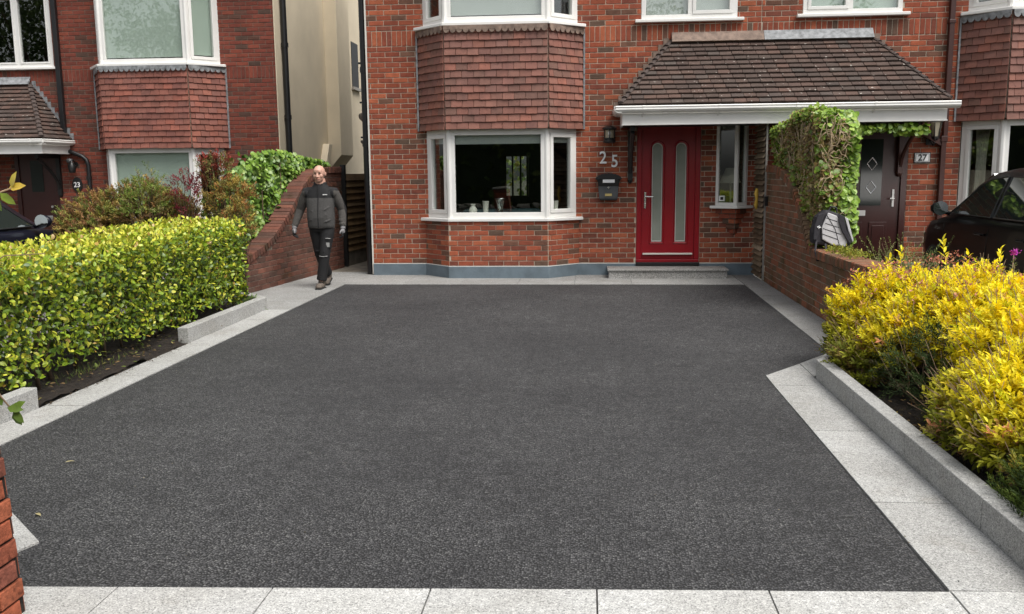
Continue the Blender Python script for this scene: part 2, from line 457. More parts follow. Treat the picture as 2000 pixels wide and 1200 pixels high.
def tiles(out, O, u, s, n, rows, gauge, tw, span, pal, thick=.014, lift=.020, over=.03, stag=True, jit=.004):
    """O origin at the lower left; u along, s up the slope, n outward; span(k)->(x0,x1) for row k"""
    O = Vector(O); u = Vector(u).normalized(); s = Vector(s).normalized(); n = Vector(n).normalized()
    for k in range(rows):
        x0, x1 = span(k)
        if x1 - x0 < .02: continue
        x = x0 - (tw / 2 if (k % 2 and stag) else 0) - (0 if k % 2 else 0)
        while x < x1 - .01:
            a, b = max(x, x0), min(x + tw, x1); x += tw
            if b - a < .03: continue
            low = O + u * ((a + b) / 2) + s * (gauge * k + rnd.uniform(-jit, jit)) + n * (lift + rnd.uniform(-.004, .005))
            up = O + u * ((a + b) / 2) + s * (gauge * (k + 1) + over) + n * .004
            v = up - low; h = v.length; v = v / h; nn = u.cross(v)
            if nn.dot(n) < 0: nn = -nn
            c = (low + up) / 2 - nn * (thick / 2)
            out.append((pm(c, u, nn, v, b - a - .004, thick, h), pick(pal)))

# ---- leaves
TPL = np.array([(0, 0, 0), (.3, -.45, .06), (.3, .45, .06), (.32, 0, 0), (.7, -.37, .03), (.7, .37, .03), (.7, 0, .0), (1, 0, -.08)])
TPF = [(0, 3, 1), (0, 2, 3), (1, 3, 6, 4), (3, 2, 5, 6), (4, 6, 7), (6, 5, 7)]
TPLN = np.array([(0, 0, 0), (.5, -.5, .05), (.5, .5, .05), (1, 0, -.05)])
TPFN = [(0, 2, 3, 1)]
def nrm(a): return a / np.maximum(np.linalg.norm(a, axis=1, keepdims=True), 1e-9)
def leaves(name, P, D, N, L, W, C, parent=None, mat='leaf', narrow=False, org=None, kind=None):
    T, TF = (TPLN, TPFN) if narrow else (TPL, TPF)
    n = len(P); k = len(T)
    D = nrm(D); S = nrm(np.cross(D, N)); N2 = np.cross(S, D)
    V = P[:, None, :] + T[None, :, 0:1] * (L[:, None, None] * D[:, None, :]) + T[None, :, 1:2] * (W[:, None, None] * S[:, None, :]) + T[None, :, 2:3] * (L[:, None, None] * N2[:, None, :])
    V = V.reshape(-1, 3)
    if org is None: org = (float(V[:, 0].mean()), float(V[:, 1].mean()), float(V[:, 2].min()))
    V = V - np.array(org)
    me = bpy.data.meshes.new(name)
    loops = []; tot = []
    base = (np.arange(n) * k)
    tf_flat = [i for f in TF for i in f]; tl = [len(f) for f in TF]
    idx = (base[:, None] + np.array(tf_flat)[None, :]).ravel(); tot = np.tile(np.array(tl), n); start = np.concatenate([[0], np.cumsum(tot)[:-1]])
    me.vertices.add(len(V)); me.vertices.foreach_set('co', V.astype(np.float32).ravel())
    me.loops.add(len(idx)); me.loops.foreach_set('vertex_index', idx.astype(np.int32))
    me.polygons.add(len(tot)); me.polygons.foreach_set('loop_start', start.astype(np.int32)); me.polygons.foreach_set('loop_total', tot.astype(np.int32))
    me.polygons.foreach_set('use_smooth', np.ones(len(tot), dtype=bool))
    me.update(calc_edges=True); me.validate()
    at = me.color_attributes.new('Col', 'FLOAT_COLOR', 'POINT')
    cc = np.concatenate([np.repeat(C, k, axis=0), np.ones((n * k, 1))], axis=1)
    at.data.foreach_set('color', cc.astype(np.float32).ravel())
    me.materials.append(MATS[mat])
    o = link(name, me, parent, org)
    if kind: o['kind'] = kind
    return o
def palette(n, cols, wts, var=.18):
    cols = np.array(cols); i = npr.choice(len(cols), n, p=np.array(wts) / sum(wts))
    c = cols[i] * npr.uniform(1 - var, 1 + var, (n, 1)); return c
def rnd_dirs(n): return nrm(npr.normal(size=(n, 3)))
def lump(P, f=3., a=1., ph=0.):
    return a * (np.sin(P[:, 0] * f + ph) * np.sin(P[:, 1] * f * 1.1 + 1.3 + ph) + .6 * np.sin(P[:, 2] * f * 1.7 + P[:, 0] * f * 2.1 + ph) + .5 * np.sin(P[:, 1] * f * 2.7 + ph * 2)) / 2.1
def ell_pts(n, c, r, inner=.55, lo=-.6):
    d = rnd_dirs(n * 2); d = d[d[:, 2] > lo][:n]
    rr = (inner + (1 - inner) * npr.random((len(d), 1)) ** .5)
    rr = rr * (1 + .16 * lump(d * np.array(r) / .3 + np.array(c), 2.2)[:, None])
    return np.array(c) + d * np.array(r) * rr, nrm(d / np.array(r))

# ------------------------------------------------------------------ ground, drives, paving
def sheet(name, poly, z, mat, kind='structure', parent=None, thick=.0):
    mb = MB()
    if thick: mb.prism(poly, lambda a, b, d: (a, b, d), z - thick, z)
    else: mb.add([(x, y, z) for x, y in poly], [tuple(range(len(poly)))])
    o = mb.build(name, mat, parent)
    if kind: o['kind'] = kind
    return o
sheet('ground', [(-150, -150), (150, -150), (150, 150), (-150, 150)], -.03, 'garden_ground')
sheet('road', [(-80, -9), (80, -9), (80, -2.2), (-80, -2.2)], -.012, 'road')
sheet('footpath', [(-80, -2.2), (80, -2.2), (80, 2.62), (-80, 2.35)], -.008, 'concrete')
FE = lambda x: 3.197 + .052 * x          # front edge of the drive
drive = sheet('asphalt_driveway', [(-3.45, 12.345), (-3.45, 3.0), (1.335, FE(1.335)), (1.345, 6.82), (2.06, 7.75), (2.12, 12.335)], 0, 'asphalt')
sheet('neighbour_driveway', [(-11.5, 2.4), (-5.2, 2.4), (-5.2, 15.7), (-11.5, 15.7)], -.006, 'neighbour_drive')
o = sheet('neighbour_driveway', [(3.35, 2.6), (8.4, 2.6), (8.4, 12.9), (3.35, 12.9)], -.006, 'neighbour_drive')
sheet('side_passage', [(-4.6, 13.9), (-3.31, 13.9), (-3.31, 23), (-4.2, 23)], .003, 'old_path')

paving = empty('paving', (-1, 12, 0)); paving['kind'] = 'structure'
slab_n = [0]
def slab(poly, z=.006, g=.0035, tint=None):
    c = Vector((sum(p[0] for p in poly) / len(poly), sum(p[1] for p in poly) / len(poly)))
    q = []
    for p in poly:
        d = Vector(p) - c; q.append(tuple(c + d * (1 - g / max(d.length, .1))))
    mb = MB(); mb.prism(q, lambda a, b, d: (a, b, d), -.045, z + rnd.uniform(-.001, .0015))
    o = mb.build('slab', 'granite', paving, bevel=.002); k = (tint or 1.0) * rnd.uniform(.92, 1.06); o.color = (k, k, k * .985, 1)
def strip(x0, x1, ys, tint=None, skew=0.):
    for a, b in zip(ys, ys[1:]): slab([(x0, a), (x1, a + skew), (x1, b + skew), (x0, b)], tint=tint)
# bed of the joints
sheet('joint_bed', [(-4.55, 2.0), (2.47, 2.0), (2.47, 13.49), (-4.2, 13.95)], -.016, 'neighbour_drive')
# along the house
xs = [-3.43, -2.62, -1.81, -1.0, -.2, .6, 1.4, 2.12]
for a, b in zip(xs, xs[1:]): slab([(a, 12.36), (b, 12.35), (b, 13.5), (a, 13.5)], tint=.82 + rnd.uniform(-.04, .04))
# along the right boundary wall
ys = [7.35, 8.05, 8.85, 9.65, 10.45, 11.25, 12.0, 12.35]
for a, b in zip(ys, ys[1:]):
    f = lambda y: 2.06 + (y - 7.75) * .0131
    slab([(f(a), a), (2.44, a), (2.44, b), (f(b), b)], tint=.74 + rnd.uniform(-.04, .04))
slab([(2.125, 12.352), (2.44, 12.352), (2.45, 13.49), (2.125, 13.49)], tint=.7)
# right kerb strip
strip(1.345, 1.70, [3.27, 4.17, 5.35, 6.5], 1.0); slab([(1.345, 6.5), (1.70, 6.5), (1.70, 7.25), (1.345, 6.81)])
slab([(1.705, 6.80), (2.05, 7.26), (2.05, 7.72), (1.705, 7.275)], z=.004)
# left kerb strip
strip(-3.735, -3.455, [3.9, 4.8, 5.7, 6.6, 7.5, 8.4, 9.3, 10.0], tint=1.0)
# wide area by the side passage
lw = lambda y: -4.47 + (y - 11.4) * .1212
ys = [10.0, 10.62, 11.25, 11.8, 12.345, 13.1, 13.9]
for i, (a, b) in enumerate(zip(ys, ys[1:])):
    xl = lambda y: max(lw(y), -3.74 - max(0, y - 10.0) * 1.05) if y < 10.7 else lw(y)
    m = -3.9 if i % 2 else -3.8
    if i: slab([(xl(a), a), (m, a), (m, b), (xl(b), b)], tint=.80 + rnd.uniform(-.05, .05))
    else: slab([(xl(a) - .01, a), (m + .06, a), (m + .06, b), (xl(b), b)], tint=.8)
    slab([((m if i else m + .06), a), (-3.455 if b < 12.4 else -3.32, a), (-3.455 if b < 12.4 else -3.32, b), ((m if i else m + .06), b)], tint=.84 + rnd.uniform(-.05, .05))
# front threshold strip
xs = [-3.1, -2.43, -1.80, -1.20, -.595, .033, .675, 1.345, 2.0]
for a, b in zip(xs, xs[1:]): slab([(a, FE(a) - .42), (b, FE(b) - .42), (b, FE(b) - .008), (a, FE(a) - .008)], tint=1.18)
slab([(-2.36, 3.476), (-2.40, 3.36), (-3.3, 3.31), (-3.3, 4.36)], z=.010, tint=1.05)

def kerb(poly, z1, label, k=1.0):
    mb = MB(); mb.prism(poly, lambda a, b, d: (a, b, d), -.05, z1)
    o = mb.build('kerb_stone', 'granite', None, bevel=.006); o.color = (k, k, k * .985, 1)
    tag(o, label, 'kerb', 'granite kerb stones edging the planting beds')
kerb([(1.70, 2.62), (1.80, 2.62), (1.80, 3.86), (1.70, 3.86)], .15, 'right granite kerb stone nearest the front paving strip')
kerb([(1.70, 3.863), (1.80, 3.863), (1.80, 4.82), (1.70, 4.82)], .15, 'right granite kerb stone second from the front, beside yellow shrub')
kerb([(1.70, 4.823), (1.80, 4.823), (1.80, 5.78), (1.70, 5.78)], .15, 'right granite kerb stone third from the front, below dark twigs')
kerb([(1.70, 5.783), (1.80, 5.783), (1.80, 6.80), (1.70, 6.73)], .15, 'right granite kerb stone farthest from the camera, at the mitred corner')
kerb([(1.703, 6.735), (1.80, 6.803), (2.12, 7.20), (2.04, 7.26)], .149, 'short diagonal granite kerb stone returning towards the right brick wall')
kerb([(-3.84, 3.2), (-3.735, 3.2), (-3.735, 4.45), (-3.84, 4.45)], .15, 'left granite kerb stone nearest the brick pillar')
kerb([(-3.84, 4.453), (-3.735, 4.453), (-3.735, 5.63), (-3.84, 5.63)], .15, 'left granite kerb stone ending at the gap before the hedge soil')
kerb([(-3.84, 7.95), (-3.735, 7.95), (-3.735, 9.0), (-3.84, 9.0)], .15, 'granite kerb stone with dark end face below the middle of the hedge')
kerb([(-3.84, 9.003), (-3.735, 9.003), (-3.735, 10.02), (-3.84, 9.98)], .15, 'granite kerb stone at the far end of the hedge bed')
kerb([(-3.84, 9.983), (-3.735, 10.023), (-4.14, 10.46), (-4.23, 10.39)], .149, 'short diagonal granite kerb stone closing the hedge bed')
kerb([(-4.232, 10.392), (-4.142, 10.462), (-4.55, 10.50), (-4.55, 10.43)], .147, 'small granite kerb stone behind the end of the hedge')

def soil_bed(name, x0, x1, y0, y1, z, clip=None):
    nx, ny = max(2, int((x1 - x0) / .06)), max(2, int((y1 - y0) / .06)); V = []; F = []
    for j in range(ny + 1):
        for i in range(nx + 1):
            x = x0 + (x1 - x0) * i / nx; y = y0 + (y1 - y0) * j / ny
            V.append((x, y, z + .025 * math.sin(x * 7 + 1.7 * math.sin(y * 5)) * math.sin(y * 6.1) + rnd.uniform(-.012, .012)))
    F = [(j * (nx + 1) + i, j * (nx + 1) + i + 1, (j + 1) * (nx + 1) + i + 1, (j + 1) * (nx + 1) + i) for j in range(ny) for i in range(nx)]
    if clip: F = [f for f in F if all(clip(*V[i][:2]) for i in f)]
    mb = MB(); mb.add(V, F); o = mb.build(name, 'soil', None, smooth=True); o['kind'] = 'structure'
soil_bed('hedge_soil', -5.2, -3.745, 3.2, 10.42, .012, lambda x, y: y < 9.9 or x < -3.8 - (y - 9.9))
soil_bed('shrub_soil', 1.79, 3.4, 2.6, 7.7, .03, lambda x, y: y < 6.75 or (y - 6.75) * .8 < x - 1.76)
soil_bed('neighbour_soil', -7.6, -4.5, 10.5, 12.6, .03); soil_bed('neighbour_soil', 2.68, 3.34, 7.7, 12.6, .035)

# ------------------------------------------------------------------ houses
def panel_frame(mb, A, B, z0, z1, fr=.055, sash=0., depth=.06, mull=(), trans=()):
    """frame bars between plan points; returns pane rectangles (u0,u1,z0,z1)"""
    u, n, L = unit2(A, B)
    mb.obox(A, u, n, 0, L, -depth, 0, z0, z0 + fr); mb.obox(A, u, n, 0, L, -depth, 0, z1 - fr, z1)
    mb.obox(A, u, n, 0, fr, -depth, 0, z0 + fr, z1 - fr); mb.obox(A, u, n, L - fr, L, -depth, 0, z0 + fr, z1 - fr)
    xs = [fr] + [m for mm in mull for m in (mm - fr * .5, mm + fr * .5)] + [L - fr]
    for mm in mull: mb.obox(A, u, n, mm - fr * .5, mm + fr * .5, -depth, 0, z0 + fr, z1 - fr)
    panes = []
    for k in range(0, len(xs), 2):
        a, b = xs[k], xs[k + 1]
        s = sash[k // 2] if isinstance(sash, (list, tuple)) else sash
        c, d = z0 + fr, z1 - fr
        if s:
            mb.obox(A, u, n, a, b, -depth + .01, .012, c, c + s); mb.obox(A, u, n, a, b, -depth + .01, .012, d - s, d)
            mb.obox(A, u, n, a, a + s, -depth + .01, .012, c + s, d - s); mb.obox(A, u, n, b - s, b, -depth + .01, .012, c + s, d - s)
            a, b, c, d = a + s, b - s, c + s, d - s
        panes.append((a, b, c, d))
    return panes
def add_pane(A, B, r, parent, mat='window_glass', v=-.03, name='pane', th=.006):
    u, n, L = unit2(A, B); mb = MB(); mb.obox(A, u, n, r[0] - .004, r[1] + .004, v - th, v, r[2] - .004, r[3] + .004)
    return mb.build(name, mat, parent)
def sill_poly(mb, pts, z0, z1, over):
    """sill following a plan polyline, pushed outwards by `over`"""
    out = []
    for i, p in enumerate(pts):
        ns = []
        if i > 0: ns.append(unit2(pts[i - 1], p)[1])
        if i < len(pts) - 1: ns.append(unit2(p, pts[i + 1])[1])
        m = Vector((sum(a[0] for a in ns), sum(a[1] for a in ns))).normalized(); k = over / max(.3, m.dot(Vector(ns[0])))
        out.append((p[0] + m.x * k, p[1] + m.y * k))
    inn = [(p[0], p[1] + .12) for p in pts]
    mb.prism(out + inn[::-1], lambda a, b, d: (a, b, d), z0, z1)

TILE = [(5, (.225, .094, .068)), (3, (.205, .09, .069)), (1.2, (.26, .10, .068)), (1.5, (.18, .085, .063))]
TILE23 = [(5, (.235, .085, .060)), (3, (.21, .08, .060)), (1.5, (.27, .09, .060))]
ROOF = [(5, (.078, .050, .040)), (3, (.064, .043, .035)), (2, (.095, .057, .044)), (1, (.072, .054, .046))]

def bay(house, x, Yw, Yf, dz, pal, tpal, blinds, lead, upper_blind):
    """x: wall-left, front-left, front-right, wall-right"""
    xa, xb, xc, xd = x; P = [(xa, Yw), (xb, Yf), (xc, Yf), (xd, Yw)]
    Z = lambda z: z + dz
    # brick base
    base = MB(); segs = list(zip(P, P[1:])); out = []
    for A, B in segs:
        u, n, L = unit2(A, B); base.obox(A, u, n, 0, L, -.10, 0, Z(0.0), Z(.86)); brick_rows(out, A, u, n, L, Z(.185), Z(.86), pal=pal, off=rnd.uniform(0, .1), proud=.007)
    bw = base.build('bay_base', 'mortar', house); emit(out, bw, 'brick', 'brick')
    pl = MB(); sill_poly(pl, P, Z(0.0), Z(.178), .022); pl.build('plinth', 'plinth_blue', house, bevel=.006)
    pl = MB(); sill_poly(pl, P, Z(.178), Z(.187), .014); pl.build('plinth_edge', 'off_white', house)
    # windows
    for k, (z0, z1) in enumerate(((.885, 2.175), (3.66, 5.1))):
        W = [(xa + .04, Yw), (xb + .02, Yf + .03), (xc - .02, Yf + .03), (xd - .04, Yw)] if k == 0 else [(xa + .02, Yw), (xb, Yf), (xc, Yf), (xd - .02, Yw)]
        fr = MB(); panes = []
        for i, (A, B) in enumerate(zip(W, W[1:])):
            panes.append((A, B, panel_frame(fr, A, B, Z(z0), Z(z1), .085 if i == 1 else .07, sash=(0. if i == 1 else .055), depth=.07)[0]))
        for p in W[1:3]: fr.lathe([(.045, Z(z0) + .001), (.045, Z(z1) - .001)], (p[0], p[1] + .03, 0), 8)
        f = fr.build('bay_window', 'white_frame', house, bevel=.006)
        for i, (A, B, r) in enumerate(panes):
            add_pane(A, B, r, f)
            bl = (blinds if k == 0 else upper_blind)[i]
            if bl:
                u, n, L = unit2(A, B); b = MB(); b.obox(A, u, n, r[0] - .03, r[1] + .03, -.095, -.09, r[3] + .03 - bl[0] * (r[3] - r[2]), r[3] + .05)
                b.build('blind', bl[1], f)
        s = MB(); sill_poly(s, [(W[0][0] - .07, Yw - .02), W[1], W[2], (W[3][0] + .07, Yw - .02)], Z(z0) - .045, Z(z0), .06 if k == 0 else .085); s.build('window_sill', 'white_frame', f, bevel=.008)
        b = MB(); sill_poly(b, [(W[0][0] + .05, Yw), (W[1][0] + .03, W[1][1] + .12), (W[2][0] - .03, W[2][1] + .12), (W[3][0] - .05, Yw)], Z(z0) + .02, Z(z0) + .05, 0.02)
        b.build('window_board', 'off_white', f)
    # tile hanging
    S = [(xa - .05, Yw), (xb - .01, Yf - .055), (xc + .01, Yf - .055), (xd + .05, Yw)]
    core = MB(); out = []
    for A, B in zip(S, S[1:]):
        u, n, L = unit2(A, B); core.obox(A, u, n, 0, L, -.12, 0, Z(2.19), Z(3.61))
        tiles(out, (A[0], A[1], Z(2.17)), (u[0], u[1], 0), (0, 0, 1), (n[0], n[1], 0), 14, .1035, .166, lambda k: (.004, L - .004), tpal, lift=.028, thick=.017)
    c = core.build('tile_hanging', 'mortar_dark', house); emit(out, c, 'tile', 'clay_tile', 'tile')
    fl = MB()
    for A, B in zip(S, S[1:]):
        u, n, L = unit2(A, B); nn = max(3, int(L / .092)); w = L / nn
        fl.obox(A, u, n, 0, L, .030, .048, Z(3.56), Z(3.615))
        for i in range(nn):
            pts = [(w * i + .004, Z(3.562))] + [(w * (i + .5) - math.cos(t_) * (w / 2 - .004), Z(3.562) - math.sin(t_) * .048) for t_ in np.linspace(.3, math.pi - .3, 6)] + [(w * (i + 1) - .004, Z(3.562))]
            dd = rnd.uniform(0, .004)
            fl.prism(pts, lambda a, b, d: (A[0] + u[0] * a + n[0] * d, A[1] + u[1] * a + n[1] * d, b), .036 + dd, .045 + dd)
    fl.build('flashing', lead, house)
    for s_, X in ((-1, xa - .075), (1, xd + .075)):
        e = MB(); e.box(X - .012, X + .012, Yw - .03, Yw, Z(2.17), Z(3.6)); e.build('edge_strip', 'lead', house)
    return P

def facade(house, xl, xr, Yw, dz, holes, pal, mort, zt=5.45, depth=8.):
    A = (xl, Yw); u, n = (1, 0), (0, -1); L = xr - xl
    H = [(h[0] - xl, h[1] - xl, h[2] + dz, h[3] + dz) for h in holes]
    mb = MB(); core_wall(mb, A, u, n, L, dz, zt + dz, .25, H)
    w = mb.build('front_wall', mort, house); out = []
    brick_rows(out, A, u, n, L, .187 + dz, zt + dz, H, bands=(3.44 + dz,), pal=pal, off=.06)
    emit(out, w, 'brick', 'brick')
    # shell: side and back walls, floor, ceiling and roof
    sh = MB(); y1 = Yw + depth
    sh.box(xl, xl + .2, Yw + .25, y1, dz, zt + dz); sh.box(xr - .2, xr, Yw + .25, y1, dz, zt + dz)
    sh.box(xl + .2, xr - .2, Yw + .25, y1, 2.45 + dz, 2.65 + dz); sh.box(xl + .2, xr - .2, Yw + .25, y1, 4.95 + dz, 5.05 + dz); sh.box(xl + .2, xr - .2, Yw + .25, y1, dz, .12 + dz)
    return w, sh
def roof_top(house, xl, xr, Yw, dz, depth=8.):
    r = MB(); ym = Yw + depth / 2
    r.prism([(Yw - .35, 5.35 + dz), (ym, 8.2 + dz), (Yw + depth + .35, 5.35 + dz), (Yw + depth + .35, 5.47 + dz), (ym, 8.36 + dz), (Yw - .35, 5.47 + dz)], lambda a, b, d: (d, a, b), xl - .05, xr + .05)
    r.build('main_roof', 'neighbour_drive', house)

def plinth_run(house, runs, Yw, dz, mat='plinth_blue'):
    for a, b in runs:
        m = MB(); m.box(a, b, Yw - .022, Yw, dz, .178 + dz); m.build('plinth', mat, house, bevel=.005)
        m = MB(); m.box(a, b, Yw - .014, Yw, .178 + dz, .187 + dz); m.build('plinth_edge', 'off_white', house)

def flat_window(house, x0, x1, z0, z1, Yw, split=.5, sash=(0., .045), blind=None):
    A, B = (x0, Yw - .01), (x1, Yw - .01); fr = MB()
    rs = panel_frame(fr, A, B, z0, z1, .065, sash=sash, depth=.07, mull=((x1 - x0) * split,))
    f = fr.build('window', 'white_frame', house, bevel=.005)
    for r in rs: add_pane(A, B, r, f)
    s = MB(); s.box(x0 - .09, x1 + .09, Yw - .085, Yw + .02, z0 - .045, z0); s.build('window_sill', 'white_frame', f, bevel=.008)
    if blind:
        for i, r in enumerate(rs):
            if not blind[i]: continue
            b = MB(); b.box(x0 + r[0] - .03, x0 + r[1] + .03, Yw + .085, Yw + .09, z1 - (z1 - z0) * blind[i][0], z1); b.build('blind', blind[i][1], f)
    return f

def canopy(house, xe0, xe1, xt0, xt1, Yw, Ye, ze, zt, flash, side_gutter=(True, False)):
    core = MB()
    e = .03
    core.add([(xe0 + .06, Ye + .08, ze - .07), (xe1 - .06, Ye + .08, ze - .07), (xe1 - .06, Yw - .002, ze - .07), (xe0 + .06, Yw - .002, ze - .07), (xt0, Yw - .002, zt - .05), (xt1, Yw - .002, zt - .05)],
             [(0, 1, 5, 4), (0, 4, 3), (1, 2, 5), (3, 2, 1, 0), (3, 4, 5, 2)])
    c = core.build('porch_roof', 'mortar_dark', house)
    out = []
    s = Vector((0, Yw - Ye, zt - ze)); Ls = s.length; g = .096; rows = int(Ls / g); g = Ls / rows
    n = Vector((0, -(zt - ze), Yw - Ye))
    tiles(out, (0, Ye, ze), (1, 0, 0), s, n, rows, g, .168, lambda k: (xe0 + (xt0 - xe0) * (k + .3) / rows, xe1 + (xt1 - xe1) * (k + .3) / rows), ROOF, thick=.018, lift=.040)
    for sgn, xe, xt in ((-1, xe0, xt0), (1, xe1, xt1)):
        s2 = Vector((xt - xe, 0, zt - ze)); g2 = s2.length / rows; n2 = Vector((sgn * (zt - ze), 0, abs(xt - xe)))
        tiles(out, (xe, 0, ze), (0, 1, 0), s2, n2, rows, g2, .168, lambda k: (Ye + (Yw - Ye) * (k + .3) / rows, Yw - .01), ROOF, thick=.018, lift=.040)
    emit(out, c, 'tile', 'roof_tile', 'tile')
    # hip tiles (bonnets)
    for sgn, xe, xt in ((-1, xe0, xt0), (1, xe1, xt1)):
        h = MB()
        for k in range(rows):
            a = (k + .05) / rows; b = (k + 1.15) / rows
            p = Vector((xe + (xt - xe) * a, Ye + (Yw - Ye) * a, ze + (zt - ze) * a + .036)); q = Vector((xe + (xt - xe) * b, Ye + (Yw - Ye) * b, ze + (zt - ze) * b + .016))
            if q.y > Yw: continue
            h.tube([p, q], [.05, .035], 8, sy=.45)
        h.build('hip_tile', 'roof_tile_plain', c)
    # stepped flashing against the wall
    k = 11
    for sgn, xe, xt in ((-1, xe0, xt0), (1, xe1, xt1)):
        st = MB()
        for i in range(k):
            a = (i + .2) / k; x = xe + (xt - xe) * a; z = ze + (zt - ze) * a
            w = abs(xt - xe) / k * 1.15
            st.box(min(x, x + sgn * w) - .0, max(x, x + sgn * w), Yw - .018 - .0012 * (i % 2), Yw - .006, z - .02, z + (zt - ze) / k * 1.05)
        st.build('step_flashing', flash[1], c)
    m = (xt0 + xt1) / 2 + flash[2]
    for (a, b, mt) in ((xt0 - .02, m, flash[0]), (m + .004, xt1 + .04, 'lead')):
        f = MB(); f.add([(a, Yw - .03, zt + .10), (b, Yw - .03, zt + .10), (b, Yw - .13, zt - .04), (a, Yw - .13, zt - .04), (a, Yw - .005, zt + .10), (b, Yw - .005, zt + .10), (b, Yw - .09, zt - .05), (a, Yw - .09, zt - .05)],
                        [(0, 3, 2, 1), (4, 5, 6, 7), (0, 1, 5, 4), (2, 3, 7, 6), (0, 4, 7, 3), (1, 2, 6, 5)])
        f.build('top_flashing', mt, c)
    # fascia, soffit, gutter
    fb = MB(); Yfs = Ye + .03
    fb.box(xe0 + .03, xe1 - .03, Yfs, Yfs + .02, ze - .265, ze - .06); fb.box(xe0 + .03, xe0 + .05, Yfs + .02, Yw, ze - .265, ze - .06); fb.box(xe1 - .05, xe1 - .03, Yfs + .02, Yw, ze - .265, ze - .06)
    fb.box(xe0 + .022, xe1 - .022, Yfs - .008, Yfs, ze - .268, ze - .25)
    fb.build('fascia', 'gutter_white', house, bevel=.003)
    sf = MB(); sf.box(xe0 + .05, xe1 - .05, Yfs + .02, Yw - .002, ze - .255, ze - .24); sf.build('soffit', 'black_paint', house)
    prof = [(-.105, 0), (-.115, -.012), (-.108, -.03), (-.112, -.05), (-.095, -.075), (-.06, -.092), (-.01, -.095), (-.01, -.085), (-.058, -.082), (-.088, -.066), (-.1, -.03), (-.097, 0)]
    gt = MB(); gx0, gx1 = xe0 - .06, xe1 + (.10 if not side_gutter[1] else .06)
    gt.prism([(Yfs + a, ze - .01 + b) for a, b in prof], lambda a, b, d: (d, a, b), gx0, gx1)
    gt.prism([(Yfs + a * .98, ze - .012 + b * .98) for a, b in prof[:7]], lambda a, b, d: (d, a, b), gx0 - .004, gx0); gt.prism([(Yfs + a * .98, ze - .012 + b * .98) for a, b in prof[:7]], lambda a, b, d: (d, a, b), gx1, gx1 + .004)
    for sg_, xg, on in ((-1, xe0 + .03, side_gutter[0]), (1, xe1 - .03, side_gutter[1])):
        if on: gt.prism([(xg - sg_ * a, ze - .012 + b) for a, b in prof], lambda a, b, d: (a, d, b), Yfs - .10, Yw - .01)
    x_ = xe0 + .3
    while x_ < xe1:
        gt.prism([(Yfs + a * 1.06, ze - .008 + b * 1.05) for a, b in prof], lambda a, b, d: (d, a, b), x_, x_ + .03); gt.tube([(x_ + .015, Yfs - .05, ze - .10), (x_ + .005, Yfs - .005, ze - .15)], .006, 6); x_ += 1.02
    gt.build('gutter', 'gutter_white', house, smooth=False)
plain('roof_tile_plain', (.065, .047, .041), .85, var=.3, scale=20, bump=.002)

# ---- house 25, in the middle
h25 = empty('red_brick_house', (-.43, 13.5, 0), 'middle red brick house with dark red front door and tile-hung bay', 'house')
YW = 13.5
holes25 = [(-2.40, -.2, .86, 2.19), (-2.40, -.2, 3.64, 5.0), (.70, 1.635, .0, 2.32), (1.86, 2.31, 1.03, 2.26), (.745, 2.105, 3.705, 5.0)]
w25, sh = facade(h25, -3.305, 2.448, YW, 0., holes25, PAL25, 'mortar')
# back wall of the ground-floor room with a garden window
core_wall(sh, (-3.105, 21.5), (1, 0), (0, -1), 3.6, .12, 2.45, .2, [(1.10, 1.66, .95, 1.95)]); sh.box(.5, 2.248, 17.0, 17.1, .12, 2.45); sh.box(.45, .55, 13.75, 21.3, .12, 2.45)
core_wall(sh, (-3.105, 17.5), (1, 0), (0, -1), 5.35, 2.65, 4.95, .1)
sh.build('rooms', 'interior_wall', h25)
fr = MB(); rs = panel_frame(fr, (-2.005, 21.42), (-1.445, 21.42), .95, 1.95, .04, mull=(.19, .38)); f = fr.build('garden_window', 'interior_floor', h25)
for r in rs: add_pane((-2.005, 21.42), (-1.445, 21.42), r, f)
roof_top(h25, -3.305, 2.448, YW, 0.)
bay(h25, (-2.475, -2.06, -.595, -.15), YW, 13.08, 0., PAL25, TILE, [(.10, 'blind_grey'), (.14, 'blind_grey'), (.10, 'blind_grey')], 'lead_rust', [(.0, 'blind_grey'), (1.0, 'blind_grey'), (.0, 'blind_grey')])
plinth_run(h25, [(-3.305, -2.46), (-.165, .70), (1.635, 2.445)], YW, 0.)
flat_window(h25, .745, 2.105, 3.705, 5.0, YW, .51, (0., .05), [(1.0, 'blind_grey'), (1.0, 'blind_grey')])
m = MB(); m.box(-3.325, -3.300, YW - .004, YW + .02, .02, 5.4); m.build('corner_trim', 'off_white', h25)
# front door
d = MB(); d.box(.703, .775, YW - .01, YW + .06, .24, 2.30); d.box(1.56, 1.632, YW - .01, YW + .06, .24, 2.30); d.box(.775, 1.56, YW - .01, YW + .06, 2.22, 2.30); d.box(.703, 1.632, YW - .02, YW + .06, .195, .24)
door = d.build('front_door', 'door_red', h25, bevel=.006)
GL = [(.925, 1.083), (1.272, 1.43)]; gz0, gz1 = .50, 1.96
def arch(a, b, z0, z1, k=10):
    r_ = (b - a) / 2; return [(a, z0), (b, z0), (b, z1 - r_)] + [((a + b) / 2 + r_ * math.cos(t_), z1 - r_ + r_ * math.sin(t_)) for t_ in np.linspace(0.15, math.pi - .15, k)] + [(a, z1 - r_)]
lf = MB(); fn = lambda a, b, d_: (a, d_, b)
